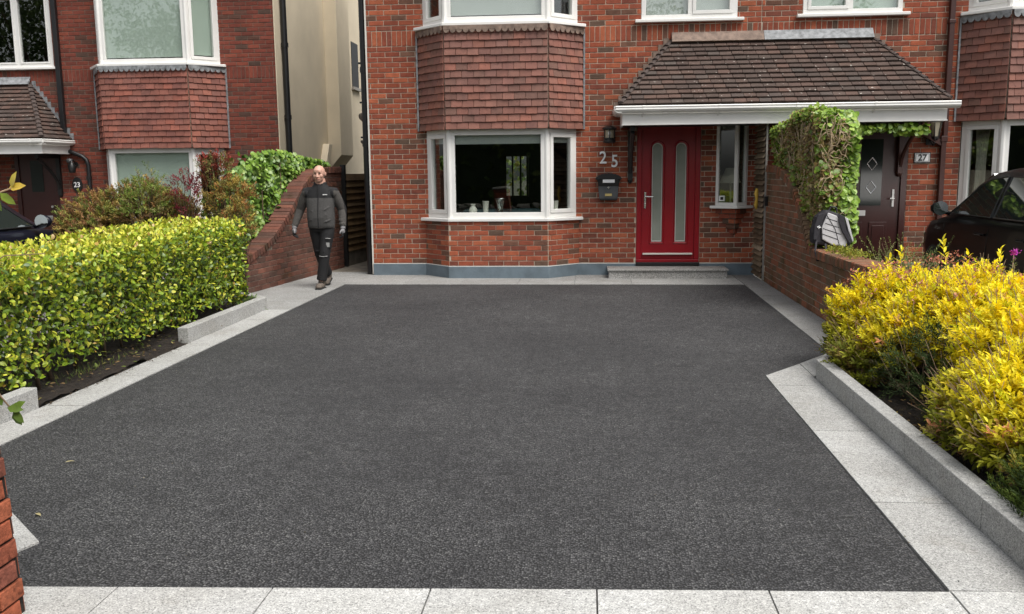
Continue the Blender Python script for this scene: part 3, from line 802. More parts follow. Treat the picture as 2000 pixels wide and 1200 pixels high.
# leaf built as stiles, rails and arch spandrels round the two glazed slots
for a, b in ((.777, GL[0][0]), (GL[0][1], GL[1][0]), (GL[1][1], 1.558)): lf.box(a, b, YW + .012, YW + .05, gz0, gz1)
lf.box(.777, 1.558, YW + .012, YW + .05, .245, gz0); lf.box(.777, 1.558, YW + .012, YW + .05, gz1, 2.218)
for a, b in GL:
    r_ = (b - a) / 2; cx = (a + b) / 2
    for sg in (-1, 1):
        pts = [(cx + sg * r_, gz1)] + [(cx + sg * r_ * math.cos(t_), gz1 - r_ + r_ * math.sin(t_)) for t_ in np.linspace(0, math.pi / 2, 7)]
        lf.prism(pts, fn, YW + .013, YW + .049)
leaf_o = lf.build('door_leaf', 'door_red', door, bevel=.004)
for a, b in GL:
    m = MB(); m.prism(arch(a - .004, b + .004, gz0 - .004, gz1 + .004), fn, YW + .028, YW + .034); m.build('glass_panel', 'frosted_glass', door)
    m = MB(); o_ = arch(a + .004, b - .004, gz0 + .004, gz1 - .004); i_ = arch(a + .014, b - .014, gz0 + .02, gz1 - .016); k = len(o_)
    m.add([fn(*p, YW + .026) for p in o_] + [fn(*p, YW + .026) for p in i_], [(i, (i + 1) % k, k + (i + 1) % k, k + i) for i in range(k)]); m.build('glass_border', 'frosted_edge', door)
    m = MB(); o_ = arch(a - .035, b + .035, gz0 - .035, gz1 + .035); i_ = arch(a - .002, b + .002, gz0 - .002, gz1 + .002)
    m.add([fn(*p, YW + .010) for p in o_] + [fn(*p, YW - .001) for p in arch(a - .02, b + .02, gz0 - .02, gz1 + .02)] + [fn(*p, YW + .012) for p in i_], [(i, (i + 1) % k, k + (i + 1) % k, k + i) for i in range(k)] + [(k + i, k + (i + 1) % k, 2 * k + (i + 1) % k, 2 * k + i) for i in range(k)])
    m.build('glass_moulding', 'door_red', door)
m = MB(); m.box(.80, 1.535, YW - .028, YW + .01, .31, .335); m.build('weather_bar', 'off_white', door, bevel=.004)
m = MB(); m.box(.70, 1.64, YW - .05, YW + .05, .142, .195); m.build('door_threshold', 'black_plastic', door, bevel=.006)
m = MB(); m.box(.815, .845, YW - .002, YW + .014, 1.0, 1.24); m.tube([(.83, YW - .0, 1.175), (.83, YW - .05, 1.175), (.855, YW - .06, 1.175), (.945, YW - .06, 1.172)], .010, 8); m.lathe([(.016, -.012), (.016, .0)], (.83, YW - .002, 1.06), 10, 'y'); m.build('door_handle', 'chrome', door, bevel=.003)
# oriel window beside the door
oa, ob, oc = (1.855, YW - .01), (2.135, YW - .17), (2.315, YW - .01)
fr = MB(); r1 = panel_frame(fr, oa, ob, 1.035, 2.24, .045, depth=.05)[0]; r2 = panel_frame(fr, ob, oc, 1.035, 2.24, .045, depth=.05)[0]
fr.lathe([(.026, 1.036), (.026, 2.239)], (ob[0], ob[1] + .02, 0), 8)
f = fr.build('oriel_window', 'white_frame', h25, bevel=.004); add_pane(oa, ob, r1, f); add_pane(ob, oc, r2, f)
s = MB(); sill_poly(s, [(1.79, YW - .012), ob, (2.375, YW - .012)], .995, 1.035, .05); s.build('window_sill', 'white_frame', f, bevel=.006)
out = []; cb = MB()
for i in range(5):
    k = 1 - i * .19; a = (2.135 - .27 * k, YW - .001); b = (2.135, YW - .001 - .15 * k); c = (2.135 + .18 * k, YW - .001); z1 = .993 - i * .075
    cb.prism([a, b, c], lambda x_, y_, d_: (x_, y_, d_), z1 - .073, z1)
    for p, q in ((a, b), (b, c)):
        u, n, L = unit2(p, q); brick_rows(out, p, u, n, L, z1 - .075, z1, pal=PAL25, off=.05 if i % 2 else .13)
co = cb.build('corbel', 'mortar_dark', h25); emit(out, co, 'brick', 'brick')
m = MB(); m.box(1.90, 1.99, YW - .045, YW - .041, 1.10, 1.18); mm = m.build('window_sticker', 'white_print', f)
m = MB(); m.box(1.925, 1.965, YW - .0475, YW - .046, 1.12, 1.16); m.build('sticker_print', 'black_paint', f)
# doorstep
m = MB(); m.box(.29, 1.985, 13.02, 13.476, .0, .112); st = m.build('doorstep', 'granite_step', h25); st.color = (1, 1, 1, 1)
m = MB(); m.box(.27, 2.005, 13.0, 13.476, .114, .14); s2 = m.build('step_tread', 'granite_step', st, bevel=.004); s2.color = (.9, .9, .9, 1)
# porch roof over both doors
canopy(h25, .42, 4.78, 1.20, 3.95, YW, 12.58, 2.44, 3.42, ('lead_rust', 'lead_rust', -.1))
# drainpipes on the left corner
m = MB(); m.tube([(-3.385, YW + .12, 0.0), (-3.385, YW + .12, 5.4)], .055, 12)
for z in (.9, 2.0, 3.1, 4.2): m.lathe([(.066, -.04), (.066, .04)], (-3.385, YW + .12, z), 12)
m.tube([(-3.385, YW + .12, 2.35), (-3.5, YW + .35, 2.42), (-3.62, YW + .8, 2.46)], .05, 10); m.tube([(-3.385, YW + .12, 1.95), (-3.55, YW + .5, 2.05)], .025, 8)
for z in (3.2, 2.62, 2.1): m.tube([(-3.385, YW + .12, z), (-3.47, YW + .14, z)], .016, 6)
m.build('soil_pipe', 'black_plastic', h25, smooth=True, auto=40)
def bracket(house, x, z0, z1, Y, out_, mat):
    m = MB(); m.box(x - .035, x + .035, Y - .07, Y - .008, z0, z1); m.tube([(x, Y - .035, z0), (x, Y - .035, z0 - .025), (x, Y - .035, z0 - .05)], [.04, .034, .015], 8)
    m.box(x - .03, x + .03, Y - out_, Y - .07, z1 - .08, z1 - .01)
    k = 8; m.tube([(x, Y - .05 - (out_ - .1) * (i / k) ** 1.4, z0 + .10 + (z1 - .1 - z0 - .10) * (i / k) ** .8) for i in range(k + 1)], .03, 6)
    m.build('porch_bracket', mat, house)
bracket(h25, .605, 1.42, 2.19, YW, .75, 'black_paint')

# ---- house 27, on the right
h27 = empty('red_brick_house', (5.4, 13.5, 0), 'right red brick house with dark brown door and number 27', 'house')
holes27 = [(3.58, 4.575, .0, 2.2), (5.29, 7.5, .86, 2.19), (5.29, 7.5, 3.64, 5.0), (3.02, 4.39, 3.725, 5.0)]
w27, sh = facade(h27, 2.45, 8.45, YW, 0., holes27, PAL25, 'mortar')
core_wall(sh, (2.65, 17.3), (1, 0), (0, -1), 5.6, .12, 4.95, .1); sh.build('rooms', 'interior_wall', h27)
roof_top(h27, 2.45, 8.45, YW, 0.)
bay(h27, (5.26, 5.68, 7.14, 7.56), YW, 13.06, 0.03, PAL25, TILE, [None, None, None], 'lead', [(1.0, 'blind_grey')] * 3)
flat_window(h27, 3.02, 4.39, 3.725, 5.0, YW, .48, (.045, 0.), [(1.0, 'blind_green'), (1.0, 'blind_green')])
plinth_run(h27, [(2.70, 3.58), (4.575, 5.25)], YW, 0.)
m = MB(); m.box(3.58, 3.66, YW - .01, YW + .06, .13, 2.2); m.box(4.49, 4.575, YW - .01, YW + .06, .13, 2.2); m.box(3.66, 4.49, YW - .01, YW + .06, 2.12, 2.2); m.box(3.58, 4.575, YW - .03, YW + .06, .08, .13)
dr = m.build('front_door', 'door_maroon', h27, bevel=.006)
m = MB(); m.box(3.662, 4.488, YW + .02, YW + .055, .132, 2.118)
for a, b, c_, d_ in ((3.74, 3.98, .28, .78), (4.08, 4.33, .28, .78)):
    m.box(a, b, YW + .005, YW + .02, c_, d_); m.box(a + .04, b - .04, YW - .005, YW + .005, c_ + .05, d_ - .05)
m.build('door_leaf', 'door_maroon', dr, bevel=.006)
t = NT('window_dark'); t.set((.02, .026, .023), .12, spec=.4)
m = MB(); m.box(3.93, 4.23, YW + .008, YW + .018, 1.02, 1.97); gp = m.build('glass_panel', 'window_dark', dr)
for z in (1.62, 1.28):
    m = MB()
    for p, q in (((-.07, 0), (0, .09)), ((0, .09), (.07, 0)), ((.07, 0), (0, -.09)), ((0, -.09), (-.07, 0))): m.tube([(4.08 + p[0], YW + .004, z + p[1]), (4.08 + q[0], YW + .004, z + q[1])], .007, 6)
    m.build('leaded_diamond', 'chrome', dr)
m = MB(); m.box(4.385, 4.415, YW + .004, YW + .02, 1.0, 1.25); m.tube([(4.4, YW + .01, 1.12), (4.4, YW - .04, 1.12), (4.34, YW - .05, 1.12)], .011, 8); m.build('door_handle', 'white_frame', dr, bevel=.003)
m = MB(); m.box(3.74, 4.02, YW + .004, YW + .02, .87, .95); m.build('letter_plate', 'white_frame', dr, bevel=.004)
m = MB(); m.tube([(3.78 + .035 * math.cos(t_), YW + .008, 1.66 + .035 * math.sin(t_)) for t_ in np.linspace(0, 6.28, 13)], .006, 6); m.build('door_knocker', 'chrome', dr)
# brown drainpipe and waste pipe
m = MB(); m.box(5.015, 5.085, YW - .09, YW - .02, 2.6, 5.4); m.box(5.005, 5.095, YW - .10, YW - .012, 3.55, 3.60); m.build('drainpipe', 'brown_plastic', h27, bevel=.006)
m = MB(); m.box(5.0, 5.07, YW - .09, YW - .02, .1, 1.98); m.hexa([(4.70, YW - .08, 2.03), (4.73, YW - .08, 2.09), (4.73, YW - .02, 2.09), (4.70, YW - .02, 2.03), (5.0, YW - .08, 1.86), (5.03, YW - .08, 1.93), (5.03, YW - .02, 1.93), (5.0, YW - .02, 1.86)]); m.box(4.99, 5.08, YW - .10, YW - .012, 1.92, 2.0)
m.box(5.02, 5.08, YW - .09, YW - .02, 2.0, 2.6); m.build('drainpipe', 'brown_plastic', h27, bevel=.006)
bracket(h27, 4.46, 1.48, 2.19, YW, .75, 'brown_plastic')
cu = MB()
for i, (x_, dx) in enumerate(((5.61, .0),)):
    pts = []
    nn = 26
    for z, w_ in ((2.12, .20), (1.7, .13), (1.35, .14), (.98, .20)):
        pts.append([(x_ + w_ * (j / nn - .5) + .0, YW + .05 + .022 * math.sin(j * 1.5 + z * 2), z) for j in range(nn + 1)])
    V = [p for r_ in pts for p in r_]; cu.add(V, [(a * (nn + 1) + j, a * (nn + 1) + j + 1, (a + 1) * (nn + 1) + j + 1, (a + 1) * (nn + 1) + j) for a in range(3) for j in range(nn)])
c_ = cu.build('curtain', 'curtain', None, smooth=True); tag(c_, 'cream curtain hanging in the right house bay side window', 'curtain')
c_.modifiers.new('thick', 'SOLIDIFY').thickness = .006

# ---- house 23, on the left, set back
D2 = 16.25; dz = -.13
h23 = empty('red_brick_house', (-8.5, 16.25, dz), 'left red brick house set back, with cream rendered gable wall', 'house')
holes23 = [(-8.98, -6.72, .86, 2.19), (-8.98, -6.72, 3.64, 5.0), (-10.82, -9.98, .0, 2.3), (-11.22, -9.87, 3.69, 5.0)]
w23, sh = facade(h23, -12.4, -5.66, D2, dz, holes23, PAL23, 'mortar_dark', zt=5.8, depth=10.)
core_wall(sh, (-12.2, 20.), (1, 0), (0, -1), 6.3, dz, 5.0 + dz, .1); sh.build('rooms', 'interior_wall', h23)
roof_top(h23, -12.4, -5.66, D2, dz + .3, 10.)
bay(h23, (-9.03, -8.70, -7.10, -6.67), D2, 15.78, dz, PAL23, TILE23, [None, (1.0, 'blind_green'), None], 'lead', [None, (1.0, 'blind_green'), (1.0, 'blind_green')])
flat_window(h23, -11.22, -9.87, 3.69 + dz, 5.0 + dz, D2, .5, (0.03, 0.03), None)
plinth_run(h23, [(-12.4, -10.85), (-9.95, -9.05), (-6.65, -5.66)], D2, dz, 'mortar_dark')
canopy(h23, -12.2, -9.66, -12.0, -10.38, D2, 15.33, 2.36 + dz, 3.42 + dz, ('lead', 'lead', 0.), (False, True))
m = MB(); m.box(-10.82, -10.74, D2 - .01, D2 + .06, dz, 2.3 + dz); m.box(-10.06, -9.98, D2 - .01, D2 + .06, dz, 2.3 + dz); m.box(-10.74, -10.06, D2 - .01, D2 + .06, 2.2 + dz, 2.3 + dz); dr = m.build('front_door', 'door_maroon', h23, bevel=.006)
m = MB(); m.box(-10.738, -10.062, D2 + .015, D2 + .05, .1 + dz, 2.198 + dz); m.build('door_leaf', 'door_maroon', dr)
m = MB(); m.box(-10.52, -10.28, D2 + .006, D2 + .015, 1.4 + dz, 1.98 + dz); m.build('glass_panel', 'window_dark', dr)
m = MB(); m.box(-10.47, -10.15, D2 + .004, D2 + .015, .86 + dz, .95 + dz); m.box(-10.45, -10.17, D2 - .0, D2 + .004, .925 + dz, .94 + dz); m.build('letter_plate', 'chrome', dr, bevel=.003)
m = MB(); m.lathe([(.025, -.05), (.03, -.03), (.015, 0)], (-10.12, D2 + .01, 1.12 + dz), 10, 'y'); m.build('door_knob', 'chrome', dr)
m = MB(); m.box(-9.80, -9.71, D2 - .10, D2 - .02, 2.35, 5.4); m.build('drainpipe', 'black_plastic', h23, bevel=.01)
m = MB(); m.tube([(-9.68, D2 - .06, 2.02), (-9.45, D2 - .06, 1.93), (-9.36, D2 - .06, 1.86), (-9.33, D2 - .06, 1.75), (-9.34, D2 - .06, 0)], .038, 10); m.lathe([(.048, -.03), (.048, .03)], (-9.335, D2 - .06, 1.52), 10); m.build('drainpipe', 'black_plastic', h23, smooth=True, auto=40)
bracket(h23, -9.93, 1.35 + dz, 2.1 + dz, D2, .7, 'black_paint')
# cream gable with chimney breast
m = MB(); m.box(-5.662, -5.645, D2 - .02, D2 + 10.0, dz, 5.9); m.build('gable_render', 'render_cream', h23)
m = MB(); m.prism([(-5.645, 1.62), (-5.36, 1.95), (-5.36, 6.2), (-5.645, 6.2)], lambda a, b, d: (a, d, b), 19.3, 20.3); m.build('chimney_breast', 'render_cream', h23, bevel=.01)
m = MB(); m.hexa([(-5.644, 18.6, 1.7), (-5.50, 18.6, 1.7), (-5.50, 18.85, 1.7), (-5.644, 18.85, 1.7), (-5.644, 18.9, 2.18), (-5.5, 18.9, 2.18), (-5.5, 19.15, 2.18), (-5.644, 19.15, 2.18)]); m.build('buttress', 'render_cream', h23, bevel=.01)
m = MB(); m.box(-5.648, -5.632, 21.5, 22.1, 3.6, 4.65); gw = m.build('gable_window', 'black_paint', h23)
m = MB(); m.box(-5.645, -5.58, 21.45, 22.15, 3.53, 3.60); m.build('window_sill', 'concrete', gw)
m = MB(); m.tube([(-5.58, 16.55, 0), (-5.58, 16.55, 5.6)], .055, 12)
for z in (1.3, 2.6, 3.9): m.lathe([(.068, -.04), (.068, .04)], (-5.58, 16.55, z), 12)
m.build('drainpipe', 'black_plastic', h23, smooth=True, auto=40)

# ------------------------------------------------------------------ boundary walls
def curve_fn(pts):
    X = [p[0] for p in pts]; Y = [p[1] for p in pts]
    return lambda a: float(np.interp(a, X, Y))
def boundary_wall(name, A, B, prof, thick, pal, label, side, mat='brick_old', cap_h=.105, mort='mortar_dark'):
    """A->B plan line of the visible face; prof: (distance, top z); side=+1: outward normal is right of travel"""
    u, n, L = unit2(A, B)
    if side < 0: n = (-n[0], -n[1])
    top = curve_fn(prof); root = empty(name, (A[0], A[1], 0), label, 'wall')
    ds = np.linspace(0, L, 60); poly = [(0, -.05)] + [(L, -.05)] + [(d, top(d) - cap_h) for d in ds[::-1]]
    core = MB(); core.prism(poly, lambda a, b, d: (A[0] + u[0] * a - n[0] * d, A[1] + u[1] * a - n[1] * d, b), .0, thick)
    c = core.build('wall_core', mort, root); out = []
    brick_rows(out, A, u, n, L, 0.0, 2.2, pal=pal, off=.05, keep=lambda m, za, zb: zb < top(m) - cap_h + .03, proud=.006)
    # end face at A
    brick_rows(out, A, (-n[0], -n[1]), (-u[0], -u[1]), thick, 0.0, 2.0, pal=pal, keep=lambda m, za, zb: zb < top(0) - cap_h + .03)
    emit(out, c, 'brick', mat)
    # brick-on-edge coping following the curve
    cap = []; d = .0
    while d < L - .03:
        e = .002; tz = (top(min(d + .05, L)) - top(max(d - .05, 0))) / (min(d + .05, L) - max(d - .05, 0))
        tang = Vector((u[0], u[1], tz)).normalized(); nv = Vector((n[0], n[1], 0)); up = nv.cross(tang)
        if up.z < 0: up = -up
        p = Vector((A[0] + u[0] * d, A[1] + u[1] * d, top(d))) - nv * (thick / 2 - .012) - up * (cap_h / 2)
        cap.append((pm(p, tang, nv, up, .066, thick + .03, cap_h - .004), pick(pal)))
        d += .075 / math.sqrt(1 + tz * tz)
    emit(cap, c, 'coping_brick', mat)
    return root, top, u, n, L
LWA, LWB = (-4.475, 11.35), (-4.085, 14.62)
lroot, ltop, lu, ln, lL = boundary_wall('brick_wall', LWA, LWB, [(0, .50), (.25, .56), (.5, .62), (.75, .72), (1.0, .86), (1.25, 1.01), (1.5, 1.20), (1.8, 1.41), (2.1, 1.555), (2.4, 1.63), (2.75, 1.665), (3.3, 1.67)], .22, PALL,
    'curved brick boundary wall on the left, behind the walking man', 1)
RWA, RWB = (2.45, 6.9), (2.45, 12.72)
rroot, rtop, ru, rn, rL = boundary_wall('brick_wall', RWA, RWB, [(0, .72), (3.05, .70), (3.25, .72), (3.45, .90), (3.65, 1.06), (3.95, 1.24), (4.25, 1.40), (4.5, 1.48), (4.9, 1.57), (5.2, 1.61), (5.82, 1.62)], .22, PALW,
    'mossy brick boundary wall on the right, between the two front doors', -1, mort='mortar_old')
# brick gate pillar at the left edge of the picture
piece_mat('brick_rough', .92, (38., .35), (14., .3), .009, dark=(20., .6, (.5, .45, .42)))
gp = empty('brick_pillar', (-2.25, 2.7, 0), 'rough red brick gate pillar at the left edge of the picture', 'pillar')
m = MB(); m.box(-2.42, -2.04, 2.42, 2.885, -.03, 1.12); pc = m.build('pillar_core', 'soil', gp); out = []
PALP = [(4, (.30, .085, .042)), (3, (.24, .07, .038)), (2, (.19, .062, .04)), (1, (.14, .06, .045))]
brick_rows(out, (-2.04, 2.42), (0, 1), (1, 0), .465, -.02, 1.12, pal=PALP, off=.0, proud=.012)
brick_rows(out, (-2.42, 2.42), (1, 0), (0, -1), .38, -.02, 1.12, pal=PALP, off=.11, proud=.012)
brick_rows(out, (-2.04, 2.885), (-1, 0), (0, 1), .38, -.02, 1.12, pal=PALP, off=.11, proud=.012)
emit(out, pc, 'brick', 'brick_rough')
m = MB(); m.box(-2.45, -2.01, 2.39, 2.915, 1.12, 1.18); m.build('pillar_cap', 'concrete', gp, bevel=.01)
gp.rotation_euler = (0, R(-3.2), 0)

# ------------------------------------------------------------------ timber fence in the side passage
fa, fb_ = (-4.07, 14.72), (-3.62, 18.6)
fu, fn_, fL = unit2(fa, fb_)
fence = empty('wooden_fence', (fa[0], fa[1], 0), 'brown slatted wooden fence with black posts in the side passage', 'fence')
for d in (0.0, 1.22, 2.44):
    m = MB(); m.obox(fa, fu, fn_, d, d + .07, -.06, .02, 0, 1.70); m.build('fence_post', 'black_paint', fence)
    if d < 2.4:
        m = MB(); m.obox(fa, fu, fn_, d + .07, d + 1.22, -.04, -.005, 0, .25); m.build('gravel_board', 'old_path', fence)
        out = []
        for k in range(12):
            z = .25 + k * .108; c = (fa[0] + fu[0] * (d + .645) + fn_[0] * -.01, fa[1] + fu[1] * (d + .645) + fn_[1] * -.01, z + .055)
            v = Vector((-fn_[0] * .26, -fn_[1] * .26, .96)).normalized(); nn = Vector((fn_[0] * .96, fn_[1] * .96, .26)).normalized()
            out.append((pm(c, (fu[0], fu[1], 0), nn, v, 1.148, .016, .118), pick([(1, (.20, .125, .06)), (1, (.15, .10, .055))])))
        bk = MB(); bk.obox(fa, fu, fn_, d + .07, d + 1.22, -.055, -.042, .25, 1.53); b_ = bk.build('fence_panel', 'slat_dark', fence) if False else bk.build('fence_panel', 'bark', fence)
        emit(out, b_, 'slat', 'slat_wood', 'tile')

# ------------------------------------------------------------------ waney timber screen beside the red door
scr = empty('timber_screen', (2.40, 12.75, 0), 'tall weathered timber slat screen with white edge beside the red door', 'screen')
out = []
for k in range(29):
    z = .04 + k * .076; c = (2.415 - .004 * (k % 2), 13.115, z + .035)
    v = Vector((.52, 0, .85)).normalized(); nn = Vector((-.85, 0, .52)).normalized()
    out.append((pm(c, (0, 1, 0), nn, v, .70, .012, .070 + rnd.uniform(-.006, .006)), pick([(2, (.26, .19, .125)), (1, (.38, .29, .20)), (1, (.17, .12, .075))])))
m = MB(); m.box(2.432, 2.445, 12.77, 13.46, .03, 2.17); bk = m.build('screen_board', 'bark', scr); emit(out, bk, 'slat', 'slat_wood', 'tile')
m = MB(); m.box(2.425, 2.448, 12.735, 12.765, .02, 2.18); m.build('edge_post', 'concrete', scr)
m = MB(); m.tube([(2.36, 12.97, 1.00), (2.355, 12.99, 1.07), (2.36, 12.96, 1.14), (2.355, 12.985, 1.22), (2.36, 12.975, 1.29)], [.012, .03, .018, .03, .016], 8)
o = m.build('yellow_ornament', 'dog_yellow', None, smooth=True); tag(o, 'small yellow figure ornament hung on the timber screen', 'ornament')
m = MB(); m.box(2.40, 2.444, 12.58, 12.69, 1.06, 1.19); o = m.build('wall_box', 'black_plastic', None, bevel=.006); tag(o, 'small black box fixed to the wall by the screen', 'junction box')

# ------------------------------------------------------------------ small things on the house fronts
def lantern(name, x, y, z, label, s=1.0, coach=False):
    root = empty(name, (x, y, z), label, 'lamp')
    m = MB()
    if coach:
        m.box(x - .05, x + .05, YW - .03, YW - .008, z - .05, z + .12)
        m.tube([(x, YW - .02, z + .02), (x, y + .05, z - .06), (x, y, z - .02)], .012, 8); m.lathe([(.02, 0), (.05, .03), (.055, .06)], (x, y, z), 6)
        for k in range(6):
            a = k * math.pi / 3; m.tube([(x + .052 * math.cos(a), y + .052 * math.sin(a), z + .06), (x + .085 * math.cos(a), y + .085 * math.sin(a), z + .27)], .006, 6)
        m.lathe([(.10, .27), (.09, .29), (.05, .33), (.015, .36), (.012, .39)], (x, y, z), 6)
        b = m.build('lamp_body', 'black_paint', root); g = MB(); g.lathe([(.048, .062), (.080, .268)], (x, y, z), 6); g.build('lamp_glass', 'lamp_glass', root)
    else:
        m.lathe([(.075, 0), (.09, .012), (.09, .035), (.078, .05), (.085, .06), (.085, .075)], (x, y, z), 16); m.lathe([(.088, .19), (.105, .20), (.105, .215), (.06, .24), (.02, .25)], (x, y, z), 16)
        for k in range(5):
            a = -math.pi / 2 + (k - 2) * math.pi / 2.6; m.tube([(x + .08 * math.cos(a), y + .08 * math.sin(a), z + .07), (x + .08 * math.cos(a), y + .08 * math.sin(a), z + .195)], .008, 6)
        m.box(x - .04, x + .04, y + .05, YW - .008, z + .04, z + .2)
        m.build('lamp_body', 'black_paint', root); g = MB(); g.lathe([(.066, .072), (.066, .193)], (x, y, z), 16); g.build('lamp_glass', 'lamp_glass', root, smooth=True, auto=40)
        g = MB(); g.lathe([(.012, .08), (.012, .11), (.02, .125), (.022, .15), (.008, .17)], (x, y - .06, z), 10); g.build('bulb', 'white_print', root)
lantern('wall_lantern', .294, YW - .13, 1.96, 'round black lantern on the brick wall above house number 25')
lantern('wall_lantern', 4.86, YW - .22, 1.93, 'black coach lantern under the porch end above number 27', coach=True)
# lantern of the left house
lt = empty('wall_lantern', (-9.62, D2 - .15, 1.6), 'small dark lantern beside the left house door', 'lamp'); m = MB()
m.lathe([(.05, -.1), (.06, -.08), (.075, .02), (.03, .09), (.01, .12)], (-9.60, D2 - .15, 1.72), 8); m.tube([(-9.60, D2 - .01, 1.78), (-9.60, D2 - .1, 1.86), (-9.60, D2 - .15, 1.82)], .012, 8); m.lathe([(.045, -.015), (.045, 0)], (-9.60, D2 - .008, 1.78), 10, 'y'); m.build('lamp_body', 'black_paint', lt, smooth=True, auto=40)
m = MB(); m.ball((-9.68, D2 - .08, 1.84), (.06, .05, .05)); m.build('sensor_head', 'grey_metal', lt, smooth=True)

FONT = None
def text_mesh(txt, size, extrude, bold=.0):
    c = bpy.data.curves.new('txt', 'FONT'); c.body = txt; c.size = size; c.extrude = extrude; c.offset = bold; c.align_x = 'CENTER'; c.resolution_u = 4
    ob = bpy.data.objects.new('txt', c); COL.objects.link(ob)
    dg = bpy.context.evaluated_depsgraph_get(); me = bpy.data.meshes.new_from_object(ob.evaluated_get(dg)); bpy.data.objects.remove(ob); bpy.data.curves.remove(c)
    return me
def text_on_wall(name, txt, size, x, y, z, mat, parent=None, extrude=.006, bold=.0, sx=1.):
    me = text_mesh(txt, size, extrude, bold); me.materials.clear(); me.materials.append(MATS[mat])
    me.transform(Matrix.Rotation(R(90), 4, 'X') @ Matrix.Diagonal((sx, 1, 1, 1)))
    return link(name, me, parent, (x, y, z))
o = text_on_wall('house_number', '2', .255, .205, YW - .022, 1.668, 'white_print', extrude=.012, bold=.003, sx=.88); tag(o, 'white house number digit 2 on the brick wall', 'house number')
o = text_on_wall('house_number', '5', .255, .375, YW - .022, 1.615, 'white_print', extrude=.012, bold=.003, sx=.88); tag(o, 'white house number digit 5, set lower than the 2', 'house number')
np27 = empty('number_plate', (4.77, YW, 1.64), 'white number plate reading 27 on the right house', 'number plate')
m = MB(); m.box(4.655, 4.885, YW - .02, YW - .008, 1.625, 1.775); m.build('plate_border', 'black_paint', np27); m = MB(); m.box(4.668, 4.872, YW - .024, YW - .0205, 1.638, 1.762); m.build('plate_face', 'white_print', np27)
m = MB()
for p in ((4.675, 4.865, 1.645, 1.652), (4.675, 4.865, 1.748, 1.755), (4.675, 4.682, 1.652, 1.748), (4.858, 4.865, 1.652, 1.748)): m.box(p[0], p[1], YW - .0255, YW - .0242, p[2], p[3])
m.build('plate_line', 'black_paint', np27)
text_on_wall('plate_number', '27', .12, 4.77, YW - .026, 1.660, 'black_paint', np27, .001, .003)
np23 = empty('number_plate', (-9.6, D2, 1.3), 'black oval number plate reading 23 on the left house', 'number plate')
m = MB(); m.prism([(-9.60 + .10 * math.cos(t_), 1.40 + .14 * math.sin(t_)) for t_ in np.linspace(0, 2 * math.pi, 25)[:-1]], lambda a, b, d: (a, d, b), D2 - .03, D2 - .008); m.build('plate_face', 'black_paint', np23, bevel=.006)
text_on_wall('plate_number', '23', .13, -9.60, D2 - .033, 1.355, 'white_print', np23, .002, .002)

mbx = empty('mailbox', (.285, YW, 1.15), 'black and grey metal mailbox with scalloped top below number 25', 'mailbox')
m = MB(); m.hexa([(.15, YW - .10, 1.15), (.42, YW - .10, 1.15), (.42, YW - .008, 1.15), (.15, YW - .008, 1.15), (.125, YW - .12, 1.43), (.445, YW - .12, 1.43), (.445, YW - .008, 1.43), (.125, YW - .008, 1.43)]); m.build('box_body', 'grey_metal', mbx, bevel=.006)
m = MB(); m.box(.16, .41, YW - .105, YW - .009, 1.128, 1.149)
sc = [(.10, 1.432)] + [(.285 + .19 * math.cos(t_) * (1.0 + .04 * (i % 2)), 1.432 + .085 * math.sin(t_) * (1.0 + .12 * (i % 2))) for i, t_ in enumerate(np.linspace(.05, math.pi - .05, 23))][::-1] + [(.47, 1.432)]
m.prism(sc, lambda a, b, d: (a, d, b), YW - .15, YW - .009); m.hexa([(.135, YW - .125, 1.335), (.435, YW - .125, 1.335), (.435, YW - .1, 1.335), (.135, YW - .1, 1.335), (.12, YW - .14, 1.431), (.45, YW - .14, 1.431), (.45, YW - .1, 1.431), (.12, YW - .1, 1.431)]); m.build('box_lid', 'black_paint', mbx, bevel=.004)
m = MB(); m.box(.20, .375, YW - .146, YW - .1405, 1.385, 1.435); m.build('name_card', 'white_print', mbx)
m = MB(); m.lathe([(.016, -.012), (.016, 0)], (.285, YW - .125, 1.312), 10, 'y'); m.build('lock', 'chrome', mbx)
m = MB(); m.box(.235, .335, YW - .113, YW - .106, 1.19, 1.225); m.build('name_plate', 'brass_plate', mbx)

# things on the inner window board
def vase(prof, x, y, z, mat, label):
    m = MB(); m.lathe(prof, (x, y, z), 20); o = m.build('vase', mat, None, smooth=True); tag(o, label, 'vase', 'vases on the bay window board')
WB = .937
vase([(.03, 0), (.055, .02), (.065, .06), (.05, .10), (.028, .125), (.03, .14), (.042, .155)], -1.715, 13.235, WB, 'ceramic', 'round-bellied cream vase on the bay window board')
vase([(.036, 0), (.034, .01), (.04, .10), (.046, .185), (.05, .195)], -1.525, 13.235, WB, 'ceramic', 'slim straight cream vase in the middle of the bay window')
vase([(.045, 0), (.04, .02), (.05, .1), (.07, .2), (.095, .24), (.09, .238), (.06, .18), (.035, .04), (.01, .03)], -1.31, 13.235, WB, 'vase_glass', 'flared clear glass vase in the bay window')
vase([(.034, 0), (.032, .01), (.04, .10), (.046, .18), (.05, .19)], -.50, 13.34, WB, 'ceramic', 'slim cream vase in the right side light of the bay')
m = MB(); m.box(-2.0, -.75, 14.1, 14.3, .12, .98); m.box(-2.0, -.75, 14.3, 14.9, .12, .5); o = m.build('sofa', 'sofa_teal', None, bevel=.06); tag(o, 'teal sofa back seen through the bay window', 'sofa')
m = MB(); m.box(-.43, -.35, 13.256, 13.26, .995, 1.07)
lamp = empty('table_lamp', (2.14, 13.9, 1.0), 'white shaded table lamp inside the small window beside the door', 'lamp')
m = MB(); m.lathe([(.17, 0), (.08, .22)], (2.13, 13.85, 1.36), 20); m.build('lamp_shade', 'lamp_shade', lamp, smooth=True, auto=40)
